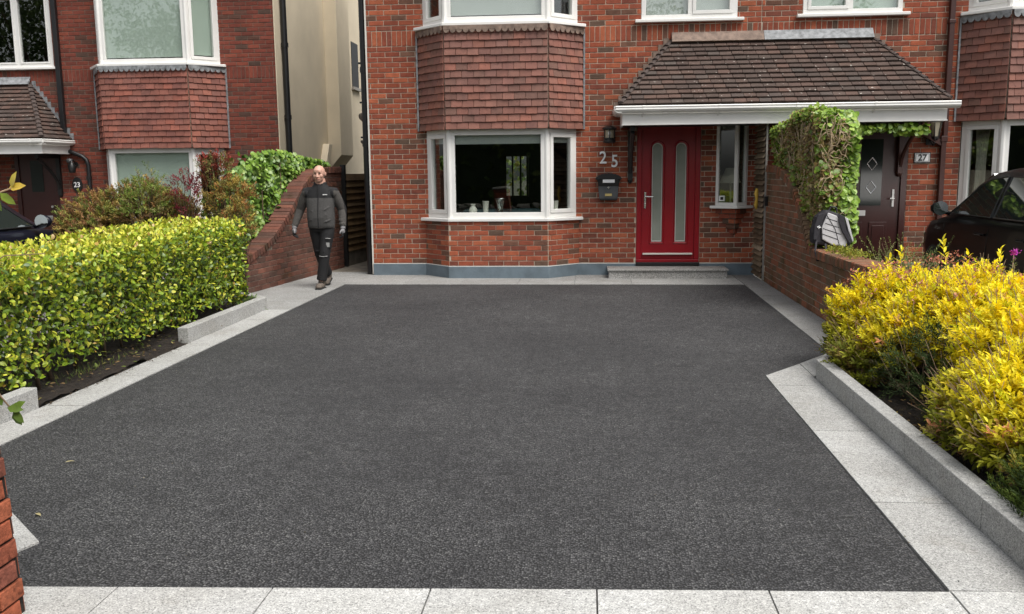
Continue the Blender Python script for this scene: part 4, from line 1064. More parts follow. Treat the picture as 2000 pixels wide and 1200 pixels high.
m = MB(); m.lathe([(.06, 0), (.05, .02), (.015, .05), (.015, .36)], (2.13, 13.85, 1.0), 12); m.build('lamp_stem', 'ceramic', lamp)
m = MB(); m.box(1.9, 2.3, 13.75, 14.0, .95, .999); m.build('window_shelf', 'off_white', h25)

# ------------------------------------------------------------------ cars
def car(name, cx, cyy, paint, label, zs=1.0, gz=0., mg='mirror_glass'):
    root = empty(name, (cx, cyy, gz), label, 'car')
    T = lambda x, y, z: (cx + x, cyy + y, gz + z * zs)
    def loft(st, sec):
        rings = [[T(*p) for p in sec(*s)] for s in st]; m = MB(); k = len(rings[0])
        m.add([p for r_ in rings for p in r_], [(i * k + j, i * k + (j + 1) % k, (i + 1) * k + (j + 1) % k, (i + 1) * k + j) for i in range(len(rings) - 1) for j in range(k)] + [tuple(range(k))[::-1], tuple((len(rings) - 1) * k + j for j in range(k))]); return m
    def low(y, w, zb, zt, cr=.03):
        h = [(w * .86, zb), (w * .97, zb + .07), (w, zb + .28), (w * 1.0, zt - .24), (w * .985, zt - .10), (w * .95, zt - .02), (w * .86, zt), (w * .45, zt + cr)]
        return [(-a, y, b) for a, b in h] + [(a, y, b) for a, b in h[::-1]]
    m = loft([(-2.12, .60, .42, .78, .0), (-2.08, .76, .32, .90, .0), (-1.9, .84, .26, .96, 0), (-1.3, .88, .22, .97, .0), (0, .90, .2, .96, 0), (.9, .89, .2, .94, 0), (1.2, .88, .22, .92, .02), (1.6, .86, .24, .86, .05), (1.95, .78, .27, .77, .05), (2.12, .66, .34, .66, .03), (2.17, .52, .40, .58, .0)], low)
    b = m.build('car_body', paint, root, smooth=True, auto=55)
    def gh(y, wb, wr, z0, z1):
        h = [(wb, z0), (wb - (wb - wr) * .5, z0 + (z1 - z0) * .52), (wr, z1 - .05 * min(1, (z1 - z0) * 3)), (wr - .07, z1 - .012), (wr * .5, z1 + .008 * min(1, (z1 - z0) * 3))]
        return [(-a, y, b_) for a, b_ in h] + [(a, y, b_) for a, b_ in h[::-1]]
    m = loft([(1.25, .80, .76, .88, .93), (.95, .83, .70, .90, 1.13), (.62, .84, .66, .92, 1.33), (.35, .845, .645, .93, 1.42), (-.1, .85, .64, .94, 1.465), (-.8, .85, .63, .94, 1.455), (-1.35, .84, .62, .94, 1.39), (-1.75, .81, .64, .94, 1.20), (-2.05, .78, .70, .92, .97)], gh)
    m.build('roof', paint, root, smooth=True, auto=50)
    for s in (-1, 1):
        def side(y, t_, o_=.010): return T(s * (.850 + o_ - .205 * t_ - .02 * t_ * (1 - t_)), y, .955 + .45 * t_)
        for poly in ([(.93, .02), (.80, .18), (.45, .72), (.25, .86), (-.12, .93), (-.16, .02)], [(-.24, .02), (-.20, .93), (-.75, .91), (-1.05, .78), (-1.12, .02)], [(-1.2, .05), (-1.13, .74), (-1.42, .55), (-1.62, .1)]):
            g = MB(); n = len(poly); g.add([side(y, t_) for y, t_ in poly] + [side(y, t_, -.03) for y, t_ in poly], [tuple(range(n)), tuple(range(2 * n - 1, n - 1, -1))] + [(i, (i + 1) % n, n + (i + 1) % n, n + i) for i in range(n)]); g.build('side_window', 'car_glass', root)
            tr = MB(); tr.tube([side(y, t_, .011) for y, t_ in poly + poly[:1]], .008, 6); tr.build('window_trim', 'black_plastic', root)
        mm = MB(); mm.ball(T(s * .985, .93, 1.02), (.10, .06, .075)); mm.tube([T(s * .86, .92, .96), T(s * .95, .94, .985)], .025, 8); mr = mm.build('wing_mirror', paint, root, smooth=True)
        mm = MB(); mm.lathe([(.001, .0), (.085, .004), (.001, .008)], T(s * .985, .868, 1.02), 14, 'y'); mm.build('mirror_glass', mg, mr)
        for y in (-.02, -1.0):
            hd = MB(); hd.tube([T(s * .905, y + .1, .79), T(s * .925, y + .06, .79), T(s * .925, y - .1, .79), T(s * .905, y - .13, .79)], .014, 8); hd.build('door_handle', paint, root)
        for y in (-.19, 1.0, -1.15):
            sm = MB(); sm.tube([T(s * .902, y + .02, .35), T(s * .903, y, .6), T(s * .889, y - .01, .85)], .003, 4); sm.build('door_seam', 'tyre', root)
        for y in (1.32, -1.32):
            wy = MB(); wy.lathe([(.19, -.02), (.27, -.01), (.315, .03), (.32, .08), (.315, .17), (.27, .20)], T(s * .89 - (.2 if s > 0 else 0.0), y, .315 / zs), 28, 'x'); ty = wy.build('wheel', 'tyre', root, smooth=True, auto=50)
            rm = MB(); rm.lathe([(.04, 0), (.20, .012), (.205, .0)], T(s * .905 - (.012 if s > 0 else 0), y, .315 / zs), 20, 'x'); rm.build('rim', 'alloy', ty)
        hl = MB(); hl.ball(T(s * .62, 1.98, .66), (.15, .14, .06)); hl.build('headlight', 'lamp_glass', root, smooth=True)
        tl = MB(); tl.ball(T(s * .72, -2.02, .82), (.1, .08, .1)); tl.build('tail_light', 'door_red', root, smooth=True)
    ws = MB(); q = [(.68, 1.215, .945), (-.68, 1.215, .945), (-.56, .50, 1.385), (.56, .50, 1.385)]; ws.add([T(x, y + .02, z + .018) for x, y, z in q] + [T(x, y - .02, z - .02) for x, y, z in q], [(0, 1, 2, 3), (7, 6, 5, 4), (0, 1, 5, 4), (1, 2, 6, 5), (2, 3, 7, 6), (3, 0, 4, 7)]); ws.build('windscreen', 'car_glass', root)
    bb = MB(); bb.tube([T(-.5, 2.16, .5), T(0, 2.19, .5), T(.5, 2.16, .5)], .05, 8); bb.build('grille', 'black_plastic', root)
car('parked_car', 5.15, 10.2, 'paint_black', 'black car parked nose-in beside the yellow shrub, cut by the frame', 1.06, mg='car_glass')
car('parked_car', -7.62, 9.5, 'paint_navy', 'dark navy car parked behind the hedge at the left edge', 1.0)

# ------------------------------------------------------------------ backpack on the low wall
bp = empty('backpack', (2.62, 9.95, .70), 'black and pale grey backpack leaning on the right brick wall', 'backpack')
BX, BY, BZ = 2.60, 9.93, .72
def bpt(a, b, d): # a across, b up, d towards the camera; leaning and turned
    a2 = a * math.cos(R(18)) + b * math.sin(R(18)) * .35; b2 = b * math.cos(R(14)) - a * .18
    return (BX + a2, BY - d + b2 * .12, BZ + b2)
def pad(outline, d0, d1, mat, name, bev):
    m = MB(); m.prism(outline, bpt, d0, d1); return m.build(name, mat, bp, bevel=bev)
pad([(-.19, .0), (.21, .02), (.22, .10), (.15, .28), (.05, .38), (-.10, .40), (-.18, .30), (-.21, .12)], -.16, .04, 'pack_black', 'pack_body', .03)
pad([(-.11, .07), (.0, .03), (.15, .035), (.17, .09), (.10, .25), (.02, .35), (-.08, .37), (-.13, .2)], .042, .062, 'pack_grey', 'back_panel', .010)
m = MB()
for a0, a1, b0, b1 in ((-.12, .06, .13, .10), (-.115, .09, .19, .16), (-.10, .06, .25, .23), (-.09, .03, .31, .29)): m.tube([bpt(a0, b0, .063), bpt(a1, b1, .063)], .0035, 6)
m.tube([bpt(-.1, .35, .063), bpt(.02, .2, .064), bpt(.08, .05, .063)], .0035, 6); m.build('quilt_seam', 'pack_black', bp)
pad([(.03, .38), (.09, .36), (.13, .22), (.22, .10), (.18, .08), (.09, .19), (.04, .29)], .063, .085, 'pack_black', 'shoulder_strap', .006)
pad([(-.19, .33), (-.13, .36), (-.14, .22), (-.17, .05), (-.21, .05), (-.215, .2)], .055, .08, 'pack_black', 'shoulder_strap', .006)
pad([(.10, .36), (.14, .34), (.23, .12), (.22, .10), (.16, .22)], .045, .066, 'pack_grey', 'side_panel', .004)
m = MB(); m.tube([bpt(-.17, .05, .06), bpt(-.185, -.06, .12), bpt(-.16, -.16, .16), bpt(-.09, -.165, .16), bpt(-.06, -.08, .13), bpt(-.07, .03, .07)], .011, 6, sy=.4); m.build('loose_strap', 'pack_black', bp)
m = MB(); m.tube([bpt(-.06, .395, .0), bpt(-.04, .44, .0), bpt(.02, .435, .0), bpt(.03, .385, .0)], .010, 6); m.build('top_loop', 'pack_black', bp)
m = MB(); m.tube([bpt(-.185, .19, .084), bpt(-.165, .21, .084), bpt(-.17, .18, .084), bpt(-.15, .2, .084)], .007, 6); m.build('logo_mark', 'white_print', bp)

# ------------------------------------------------------------------ plants
def stems(name, parent, segs, mat='bark', n=6):
    m = MB()
    for pts, r0, r1 in segs:
        k = len(pts); m.tube(pts, [r0 + (r1 - r0) * i / max(1, k - 1) for i in range(k)], n)
    return m.build(name, mat, parent, smooth=True)
def shoot_leaves(P, D, length, per, L, W, cols, spread=.8, droop=.15):
    """leaves set alternately along shoots; P base, D direction"""
    n = len(P); D = nrm(D); t_ = (np.arange(per) + .5) / per
    ln = length * npr.uniform(.6, 1.25, (n, 1))
    pos = P[:, None, :] + D[:, None, :] * (t_[None, :, None] * ln[:, :, None])
    pos[:, :, 2] -= droop * (t_[None, :] ** 2) * ln
    side = nrm(np.cross(D, rnd_dirs(n))); bi = np.cross(D, side); ang = np.arange(per) * 2.4
    ld = D[:, None, :] * (.55 + .5 * t_[None, :, None]) + (side[:, None, :] * np.cos(ang)[None, :, None] + bi[:, None, :] * np.sin(ang)[None, :, None]) * spread
    ld = ld.reshape(-1, 3) + npr.normal(size=(n * per, 3)) * .2
    nn = np.repeat(D, per, axis=0) * .7 + npr.normal(size=(n * per, 3)) * .3 + np.array([0, 0, .9])
    sz = np.tile(1.15 - .5 * np.abs(t_ - .45), n) * npr.uniform(.7, 1.25, n * per)
    return pos.reshape(-1, 3), ld, nn, L * sz, W * sz, np.repeat(cols, per, axis=0) * npr.uniform(.85, 1.15, (n * per, 1))
def cat_leaves(*sets): return [np.concatenate(x) for x in zip(*sets)]

# ---- clipped hedge on the left
HX0, HX1, HY0, HY1, HZ0, HZ1 = -4.82, -3.95, 3.3, 10.08, .07, .98
hedge = empty('clipped_hedge', ((HX0 + HX1) / 2, 6.8, 0), 'long clipped yellow-green hedge along the left of the driveway', 'hedge')
def hedge_face(n, face):
    a, b = npr.random(n), npr.random(n); dep = npr.random(n) ** 1.3 * .26 - .02
    if face == 'front':
        P = np.stack([np.full(n, HX1), HY0 + a * (HY1 - HY0), HZ0 + b ** .9 * (HZ1 - HZ0)], 1); P[:, 2] += b * .05 * (P[:, 1] - 7) / 3; N = np.tile([1., 0, .15], (n, 1))
        P[:, 0] += .022 * lump(P, 4.5) - .03 * (1 - b) + .02; P[:, 0] -= dep
        lowb = HZ0 + .07 * (1 + np.sin(P[:, 1] * 5.1) * np.sin(P[:, 1] * 2.3 + 1)); k = P[:, 2] > lowb
    elif face == 'top':
        P = np.stack([HX0 + a * (HX1 - HX0), HY0 + b * (HY1 - HY0), np.full(n, HZ1)], 1); N = np.tile([.1, 0, 1.], (n, 1))
        P[:, 2] += .014 * lump(P, 3.5) - dep + .02 + .05 * (P[:, 1] - 7) / 3 - .03 * np.clip((P[:, 0] - HX1 + .12) / .12, 0, 1) ** 2; k = np.ones(n, bool)
    elif face == 'end':
        P = np.stack([HX0 + a * (HX1 - HX0), np.full(n, HY1), HZ0 + b * (HZ1 - HZ0)], 1); N = np.tile([.2, 1., .1], (n, 1)); P[:, 1] += .05 * lump(P, 4.) - dep; k = np.ones(n, bool)
    else:
        P = np.stack([np.full(n, HX0), HY0 + a * (HY1 - HY0), HZ0 + b * (HZ1 - HZ0)], 1); N = np.tile([-1., 0, .1], (n, 1)); P[:, 0] += dep; k = np.ones(n, bool)
    P[:, 0] -= .06 * np.clip((P[:, 1] - HY1 + .25) / .25, 0, 1) ** 2
    return P[k], N[k], dep[k]
sets = []
YG = [(.36, .44, .03), (.23, .34, .026), (.58, .57, .06), (.11, .18, .02), (.06, .11, .015), (.40, .26, .06)]
for face, n in (('front', 14500), ('top', 13500), ('end', 2400), ('back', 1600)):
    P, N, dep = hedge_face(n, face); n = len(P)
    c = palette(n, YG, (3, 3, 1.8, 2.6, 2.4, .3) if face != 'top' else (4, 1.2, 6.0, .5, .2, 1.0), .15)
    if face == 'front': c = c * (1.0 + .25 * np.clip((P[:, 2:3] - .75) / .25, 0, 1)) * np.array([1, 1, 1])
    D = N * .55 + rnd_dirs(n) * .9 + np.array([0, 0, .25]); Nn = N + rnd_dirs(n) * .55 + np.array([0, 0, .35])
    L = npr.uniform(.026, .058, n); sets.append((P, D, Nn, L, L * npr.uniform(.5, .75, n), c))
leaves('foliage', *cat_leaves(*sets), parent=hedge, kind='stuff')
# loose inner fill so that no daylight shows through the middle
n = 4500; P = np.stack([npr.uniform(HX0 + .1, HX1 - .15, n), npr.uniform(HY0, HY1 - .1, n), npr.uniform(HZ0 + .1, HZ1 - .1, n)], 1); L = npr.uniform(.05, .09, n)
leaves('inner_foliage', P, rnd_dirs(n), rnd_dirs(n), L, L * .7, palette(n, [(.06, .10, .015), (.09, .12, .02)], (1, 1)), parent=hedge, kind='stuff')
y = HY0 + .1
while y < HY1:
    x = npr.uniform(-4.3, -4.02); stems('stem', hedge, [([(x, y, 0), (x + npr.uniform(-.03, .03), y + npr.uniform(-.04, .04), .2), (x + npr.uniform(-.06, .06), y + npr.uniform(-.1, .1), .55), (x + npr.uniform(-.1, .1), y + npr.uniform(-.15, .15), .85)], npr.uniform(.012, .024), .006)]); y += npr.uniform(.22, .5)

# ---- yellow spirea on the right
sp = empty('yellow_shrub', (2.5, 6.2, 0), 'large bright yellow leafy shrub spilling over the right kerb', 'shrub')
YEL = [(.95, .78, .014), (.93, .73, .012), (.96, .85, .05), (.86, .78, .02), (.66, .66, .02)]
sets = []; tw = []
LOBES = [((2.40, 7.0, .50), (.50, .50, .36), 420, 1.), ((2.85, 6.85, .52), (.50, .55, .38), 380, 1.), ((2.75, 6.0, .54), (.55, .55, .36), 430, 1.), ((2.45, 6.3, .58), (.32, .40, .26), 220, 1.), ((2.62, 5.2, .52), (.48, .50, .33), 380, 1.), ((2.36, 4.62, .44), (.36, .42, .26), 330, .9), ((2.10, 4.45, .34), (.24, .38, .24), 220, .8), ((2.12, 4.95, .30), (.2, .3, .2), 130, .7), ((1.98, 4.25, .27), (.15, .36, .20), 130, .7), ((1.97, 4.75, .20), (.12, .3, .14), 70, .5), ((1.95, 6.55, .22), (.14, .34, .20), 110, .3), ((2.2, 6.3, .42), (.26, .36, .26), 170, .6), ((2.36, 4.0, .40), (.34, .34, .22), 240, .9), ((2.08, 6.95, .30), (.22, .42, .30), 220, .35)]
for c, r, n, yl in LOBES:
    c = (c[0], c[1], c[2] - (.07 if c[1] > 5.5 else .02))
    n = int(n * 2.0)
    P, N = ell_pts(n, c, r, .72, -.35); n = len(P)
    col = palette(n, YEL, (4, 3, 3, 2, 1), .12)
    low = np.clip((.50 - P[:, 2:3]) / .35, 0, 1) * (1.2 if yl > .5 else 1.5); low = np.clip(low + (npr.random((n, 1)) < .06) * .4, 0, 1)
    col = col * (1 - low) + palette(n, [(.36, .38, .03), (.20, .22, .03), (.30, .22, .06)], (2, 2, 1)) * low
    pk = npr.random(n) < .025; col[pk] = palette(int(pk.sum()), [(.75, .33, .16), (.7, .42, .14)], (1, 1))
    D = N * .7 + np.array([0, 0, .55]) + rnd_dirs(n) * .45
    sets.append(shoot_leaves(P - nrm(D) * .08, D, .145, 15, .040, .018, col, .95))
    for i in range(0, n, 4): tw.append(([tuple(P[i] - nrm(D)[i] * .22), tuple(P[i]), tuple(P[i] + nrm(D)[i] * .12)], .003, .0015))
# a few long upright shoots
P = np.array([(2.32, 7.2, .68), (2.45, 7.3, .74), (2.75, 7.1, .76), (2.12, 7.2, .60), (3.0, 6.8, .74), (2.6, 6.4, .76)]); D = npr.normal(size=(6, 3)) * .15 + np.array([0, 0, 1.])
sets.append(shoot_leaves(P, D, .22, 14, .06, .022, palette(6, YEL[:3], (1, 1, 1)), .8, 0.))
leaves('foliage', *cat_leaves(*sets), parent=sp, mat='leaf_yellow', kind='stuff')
stems('twigs', sp, tw, 'twig', 4)['kind'] = 'stuff'
tw = []
for i in range(150):
    a = npr.uniform(0, 2 * math.pi); b = np.array([npr.uniform(2.1, 2.75), npr.uniform(4.6, 7.1), .02]); d = np.array([-abs(npr.normal()) * .6, npr.normal() * .5, npr.uniform(.5, 1.2)]); d = d / np.linalg.norm(d) * npr.uniform(.35, .6)
    tw.append(([tuple(b), tuple(b + d * .5 + npr.normal(size=3) * .02), tuple(b + d)], .004, .0015))
stems('branches', sp, tw, 'twig', 4)['kind'] = 'stuff'
n = 230; P, N = ell_pts(n, (2.6, 6.75, .55), (.68, .85, .36), .97, .35); n = len(P)
S_ = []
for k in range(6): S_.append(P + npr.normal(size=P.shape) * .014)
P6 = np.concatenate(S_); m_ = len(P6); L = npr.uniform(.012, .022, m_)
leaves('flower_clusters', P6, rnd_dirs(m_), rnd_dirs(m_), L, L * .9, palette(m_, [(.48, .17, .13), (.36, .12, .09), (.58, .28, .18)], (1, 1, 1)), parent=sp, mat='leaf_matt', kind='stuff')
# dark green inner bush seen through the gap
ib = empty('dark_green_shrub', (2.3, 5.7, 0), 'dark feathery green shrub half hidden under the yellow shrub', 'shrub')
P, N = ell_pts(420, (2.22, 5.75, .25), (.30, .62, .30), .5, -.5); n = len(P)
leaves('foliage', *shoot_leaves(P, N * .7 + np.array([0, 0, .5]) + rnd_dirs(n) * .5, .13, 16, .035, .006, palette(n, [(.035, .06, .018), (.05, .08, .02), (.06, .05, .025)], (2, 2, 1)), .7), parent=ib, mat='leaf_matt', narrow=True, kind='stuff')
# low conifer at the bottom right corner
cf = empty('dwarf_conifer', (2.15, 3.6, 0), 'low dark green dwarf conifer at the bottom right corner', 'conifer')
P, N = ell_pts(900, (2.02, 3.62, .10), (.24, .48, .27), .6, -.1); n = len(P)
leaves('foliage', *shoot_leaves(P, N * .6 + np.array([-.1, 0, .7]) + rnd_dirs(n) * .3, .10, 22, .022, .0045, palette(n, [(.10, .15, .02), (.06, .10, .018), (.16, .19, .03), (.035, .06, .012)], (2, 2, 1, 2)), .6), parent=cf, mat='leaf_matt', narrow=True, kind='stuff')
# grey-green shrub before the brown door
hb = empty('grey_green_shrub', (3.12, 9.3, 0), 'wispy grey-green shrub in front of the brown door 27', 'shrub')
P = np.stack([npr.normal(3.12, .16, 150), npr.normal(9.2, .2, 150), npr.uniform(.25, .58, 150)], 1); D = np.stack([(P[:, 0] - 3.08) * 2.0 + npr.normal(size=150) * .28, (P[:, 1] - 9.2) * 1., npr.uniform(.5, 1., 150)], 1)
leaves('foliage', *shoot_leaves(P, D, .36, 36, .026, .009, palette(150, [(.20, .24, .07), (.28, .30, .11), (.13, .17, .05)], (2, 1, 2)), .8, .05), parent=hb, mat='leaf_matt', narrow=True, kind='stuff')
stems('twigs', hb, [([tuple(P[i] - np.array([0, 0, .1])), tuple(P[i] + nrm(D)[i] * .3)], .003, .0012) for i in range(0, 150, 2)], 'twig', 4)['kind'] = 'stuff'
# purple flower with silvery leaves
pf = empty('purple_flower', (3.16, 6.75, 0), 'single purple flower spike above silvery leaves at the right edge', 'flower')
fx, fy = 3.06, 6.72
stems('flower_stem', pf, [([(fx, fy, .1), (fx - .01, fy, .5), (fx - .005, fy, .93)], .006, .004)], 'leafstem') if False else stems('flower_stem', pf, [([(fx, fy, .1), (fx - .01, fy, .5), (fx - .005, fy, .93)], .006, .004)], 'pale_twig')
P = np.stack([np.full(60, fx) , np.full(60, fy), np.linspace(.55, .9, 60)], 1); D = rnd_dirs(60); D[:, 2] = .5; L = np.full(60, .035)
leaves('stem_leaves', P, D, rnd_dirs(60), L, L * .25, palette(60, [(.22, .27, .12)], (1,)), parent=pf, mat='leaf_matt', narrow=True, kind='stuff')
P = np.array([fx, fy, .955]) + npr.normal(size=(60, 3)) * np.array([.012, .012, .014]); L = npr.uniform(.012, .018, 60)
leaves('petals', P, rnd_dirs(60), rnd_dirs(60), L, L, palette(60, [(.55, .06, .45), (.42, .04, .38), (.65, .12, .5)], (1, 1, 1)), parent=pf, mat='leaf_matt', kind='stuff')
n = 220; a = npr.uniform(0, 6.28, n); P = np.stack([npr.normal(3.12, .06, n), npr.normal(6.6, .1, n), npr.uniform(.25, .6, n)], 1); D = np.stack([np.cos(a), np.sin(a), npr.uniform(.2, 1.2, n)], 1); L = npr.uniform(.1, .22, n)
leaves('silver_leaves', P, D, rnd_dirs(n) + np.array([0, 0, 1]), L, L * .11, palette(n, [(.30, .34, .27), (.40, .43, .36), (.18, .24, .14)], (1, 1, 1)), parent=pf, mat='leaf_matt', narrow=True, kind='stuff')

# ---- ivy over the left wall
iv = empty('ivy', (-4.4, 12.8, 0), 'dense green ivy spilling over the curved left wall', 'ivy')
def lwx(d): return LWA[0] + lu[0] * d, LWA[1] + lu[1] * d
ztop = curve_fn([(.0, 1.05), (.2, 1.42), (.5, 1.62), (1.0, 1.86), (1.6, 1.93), (2.1, 1.88), (2.6, 1.80), (3.1, 1.73), (3.3, 1.68)])
sets = []
n = 5200; d = npr.uniform(.0, 3.3, n); t_ = npr.random(n); zb = np.array([max(.3, ltop(q) - .12) for q in d]); zt_ = np.array([ztop(q) for q in d]); z = zb + (zt_ - zb) * t_ ** .85
off = .25 + .20 * npr.random(n) + .05 * np.sin(d * 7 + z * 6) - .16 * np.clip((d - 1.9) / .8, 0, 1) * (z > np.array([ltop(q) for q in d]) + .03)
P = np.stack([LWA[0] + lu[0] * d - ln[0] * off, LWA[1] + lu[1] * d - ln[1] * off, z], 1)
D = np.array([.25, -.35, -.75]) + rnd_dirs(n) * .55; Nn = np.array([.75, -.5, .55]) + rnd_dirs(n) * .5; L = npr.uniform(.05, .085, n)
leaves('ivy_leaves', P, D, Nn, L, L * npr.uniform(.8, 1.0, n), palette(n, [(.15, .28, .035), (.24, .38, .06), (.09, .18, .025), (.32, .44, .10)], (3, 2.5, 2, 1), .2), parent=iv, kind='stuff')
n = 1500; d = npr.uniform(.1, 3.3, n); zt_ = np.array([ztop(q) for q in d]); P = np.stack([LWA[0] + lu[0] * d - ln[0] * npr.uniform(.2, .75, n), LWA[1] + lu[1] * d, zt_ * npr.uniform(.35, .97, n)], 1); L = npr.uniform(.06, .1, n)
leaves('inner_leaves', P, rnd_dirs(n), rnd_dirs(n), L, L * .9, palette(n, [(.08, .16, .02), (.05, .10, .015)], (1, 1)), parent=iv, kind='stuff')
stems('ivy_stem', iv, [([(lwx(q)[0] - .3, lwx(q)[1], 0), (lwx(q)[0] - .27, lwx(q)[1] + .1, .7), (lwx(q)[0] - .25, lwx(q)[1] + .05, ztop(q) - .2)], .015, .006) for q in (.4, 1.0, 1.6, 2.2, 2.8)])

# ---- ivy block on the right wall, clipped side brown, end green
iv2 = empty('ivy', (2.7, 11, .7), 'tall block of ivy on the right wall, clipped brown side and green end', 'ivy')
IX0, IX1, IY0 = 2.50, 2.88, 10.08
it = curve_fn([(10.0, 1.98), (10.15, 2.16), (10.4, 2.24), (10.9, 2.25), (11.6, 2.2), (12.2, 2.13), (12.55, 2.08)])
ib_ = lambda y: max(.72, rtop(y - RWA[1]) - .02) if y > 9.95 else .74
sets = []; n = 5200
y = npr.uniform(IY0, 12.5, n); zb = np.array([ib_(q) for q in y]); zt_ = np.array([it(q) for q in y]); z = zb + (zt_ - zb) * npr.random(n)
P = np.stack([IX0 - .03 + npr.random(n) * .10 + .03 * np.sin(y * 6 + z * 9), y, z], 1); green = (npr.random(n) < .14 + .55 * (np.abs(z - zb) < .3) * npr.random(n) + .25 * (z > zt_ - .12) + .5 * (y > 12.2))
cb_ = palette(n, [(.34, .24, .09), (.26, .17, .07), (.40, .31, .13), (.20, .13, .06), (.32, .30, .07)], (3, 3, 2, 2, 2)); cg = palette(n, [(.20, .30, .04), (.30, .38, .06), (.11, .19, .025)], (2, 2, 1)); c = np.where(green[:, None], cg, cb_)
D = np.array([-.4, -.2, -.5]) + rnd_dirs(n) * .8; Nn = np.array([-1., -.2, .4]) + rnd_dirs(n) * .6; L = npr.uniform(.030, .055, n) * np.where(green, 1.3, 1.)
sets.append((P, D, Nn, L, L * .8, c))
n = 2600; x = npr.uniform(IX0 - .02, IX1 + .02, n); t_ = npr.random(n); z = .72 + t_ * (2.2 - .72); P = np.stack([x, IY0 + npr.random(n) * .14 - .05 * np.sin(z * 7 + x * 9) + .15 * np.clip((z - 1.9) / .3, 0, 1), z], 1)
D = np.array([.1, -.5, -.7]) + rnd_dirs(n) * .55; Nn = np.array([0., -1., .5]) + rnd_dirs(n) * .45; L = npr.uniform(.05, .08, n)
brn = (x + .05 * np.sin(z * 6) < 2.76) & (npr.random(n) < .8) & (z > 1.0 + .15 * np.sin(x * 20)) & (z < 2.1)
cc_ = palette(n, [(.20, .34, .035), (.28, .43, .06), (.12, .22, .02), (.36, .48, .10)], (3, 3, 2, 1)); cc_[brn] = palette(int(brn.sum()), [(.34, .24, .09), (.26, .17, .07), (.40, .31, .13), (.30, .30, .07)], (3, 3, 2, 2)); L[brn] *= .65
sets.append((P, D, Nn, L, L * .95, cc_))
n = 2000; y = npr.uniform(IY0, 12.55, n); x = npr.uniform(IX0 - .02, IX1, n); P = np.stack([x, y, np.array([it(q) for q in y]) - npr.random(n) * .12 - .25 * np.clip((x - IX1 + .2) / .2, 0, 1)], 1); D = rnd_dirs(n) + np.array([-.2, -.2, .2]); L = npr.uniform(.045, .075, n)
sets.append((P, D, np.array([-.2, -.4, 1.]) + rnd_dirs(n) * .5, L, L * .9, palette(n, [(.22, .34, .04), (.32, .44, .07), (.13, .22, .025)], (3, 3, 1))))
n = 1800; y = npr.uniform(IY0 + .1, 12.5, n); P = np.stack([npr.uniform(IX0 + .05, IX1, n), y, .74 + npr.random(n) * (np.array([it(q) for q in y]) - .84)], 1); k = P[:, 2] > np.array([ib_(q) for q in y]); P = P[k]; n = len(P); L = npr.uniform(.05, .08, n)
sets.append((P, rnd_dirs(n), rnd_dirs(n), L, L * .9, palette(n, [(.07, .11, .02), (.10, .09, .03)], (1, 1))))
leaves('ivy_leaves', *cat_leaves(*sets), parent=iv2, kind='stuff')
tw = []
for i in range(150):
    y0 = npr.uniform(10.2, 12.4); z0 = npr.uniform(max(1.05, ib_(y0) + .1), it(y0) - .1); p = np.array([IX0 - .035, y0, z0]); pts = [tuple(p)]; a = npr.uniform(0, 6.28)
    for k in range(4): a += npr.normal() * .7; p = p + np.array([npr.uniform(-.012, .012), math.cos(a) * .09, math.sin(a) * .07]); pts.append(tuple(p))
    if i % 3 == 0: xo = npr.uniform(2.52, 2.72); pts = [(xo + (q[1] - y0) * .45, IY0 - .03 + (q[0] - IX0), q[2]) for q in pts]
    if pts[-1][2] < it(y0) and min(q[2] for q in pts) > ib_(y0): tw.append((pts, .0055, .0025))
stems('clipped_twigs', iv2, tw, 'pale_twig', 5)['kind'] = 'stuff'
# ivy hanging under the porch at number 27
iv3 = empty('ivy', (3.8, 12.75, 2.1), 'bright ivy leaves hanging under the porch above the brown door', 'ivy')
n = 420; x = npr.uniform(3.15, 4.55, n); P = np.stack([x, npr.uniform(12.66, 12.85, n), 2.17 - npr.random(n) * (.07 + .08 * np.abs(np.sin(x * 4))) ], 1); L = npr.uniform(.05, .09, n)
leaves('ivy_leaves', P, np.array([0, -.4, -.8]) + rnd_dirs(n) * .5, np.array([0, -1., .4]) + rnd_dirs(n) * .4, L, L * .95, palette(n, [(.24, .40, .04), (.34, .48, .07), (.12, .22, .02)], (3, 2, 2)), parent=iv3, kind='stuff')
stems('ivy_stem', iv3, [([(2.98, 12.5, 2.0), (3.3, 12.72, 2.13), (3.9, 12.75, 2.15), (4.5, 12.76, 2.15)], .008, .003)])
# small sedum on the low wall
sd = empty('wall_sedum', (2.62, 9.35, .7), 'low mat of yellow-green sedum on the right wall below the backpack', 'plant')
n = 500; P = np.stack([npr.uniform(2.47, 2.72, n), npr.uniform(8.75, 9.75, n), .70 + npr.random(n) * .05], 1); L = npr.uniform(.02, .05, n)
leaves('foliage', P, rnd_dirs(n) + np.array([-.3, -.3, .5]), rnd_dirs(n), L, L * .4, palette(n, [(.28, .30, .04), (.18, .22, .03), (.36, .34, .06)], (1, 1, 1)), parent=sd, mat='leaf_matt', kind='stuff')

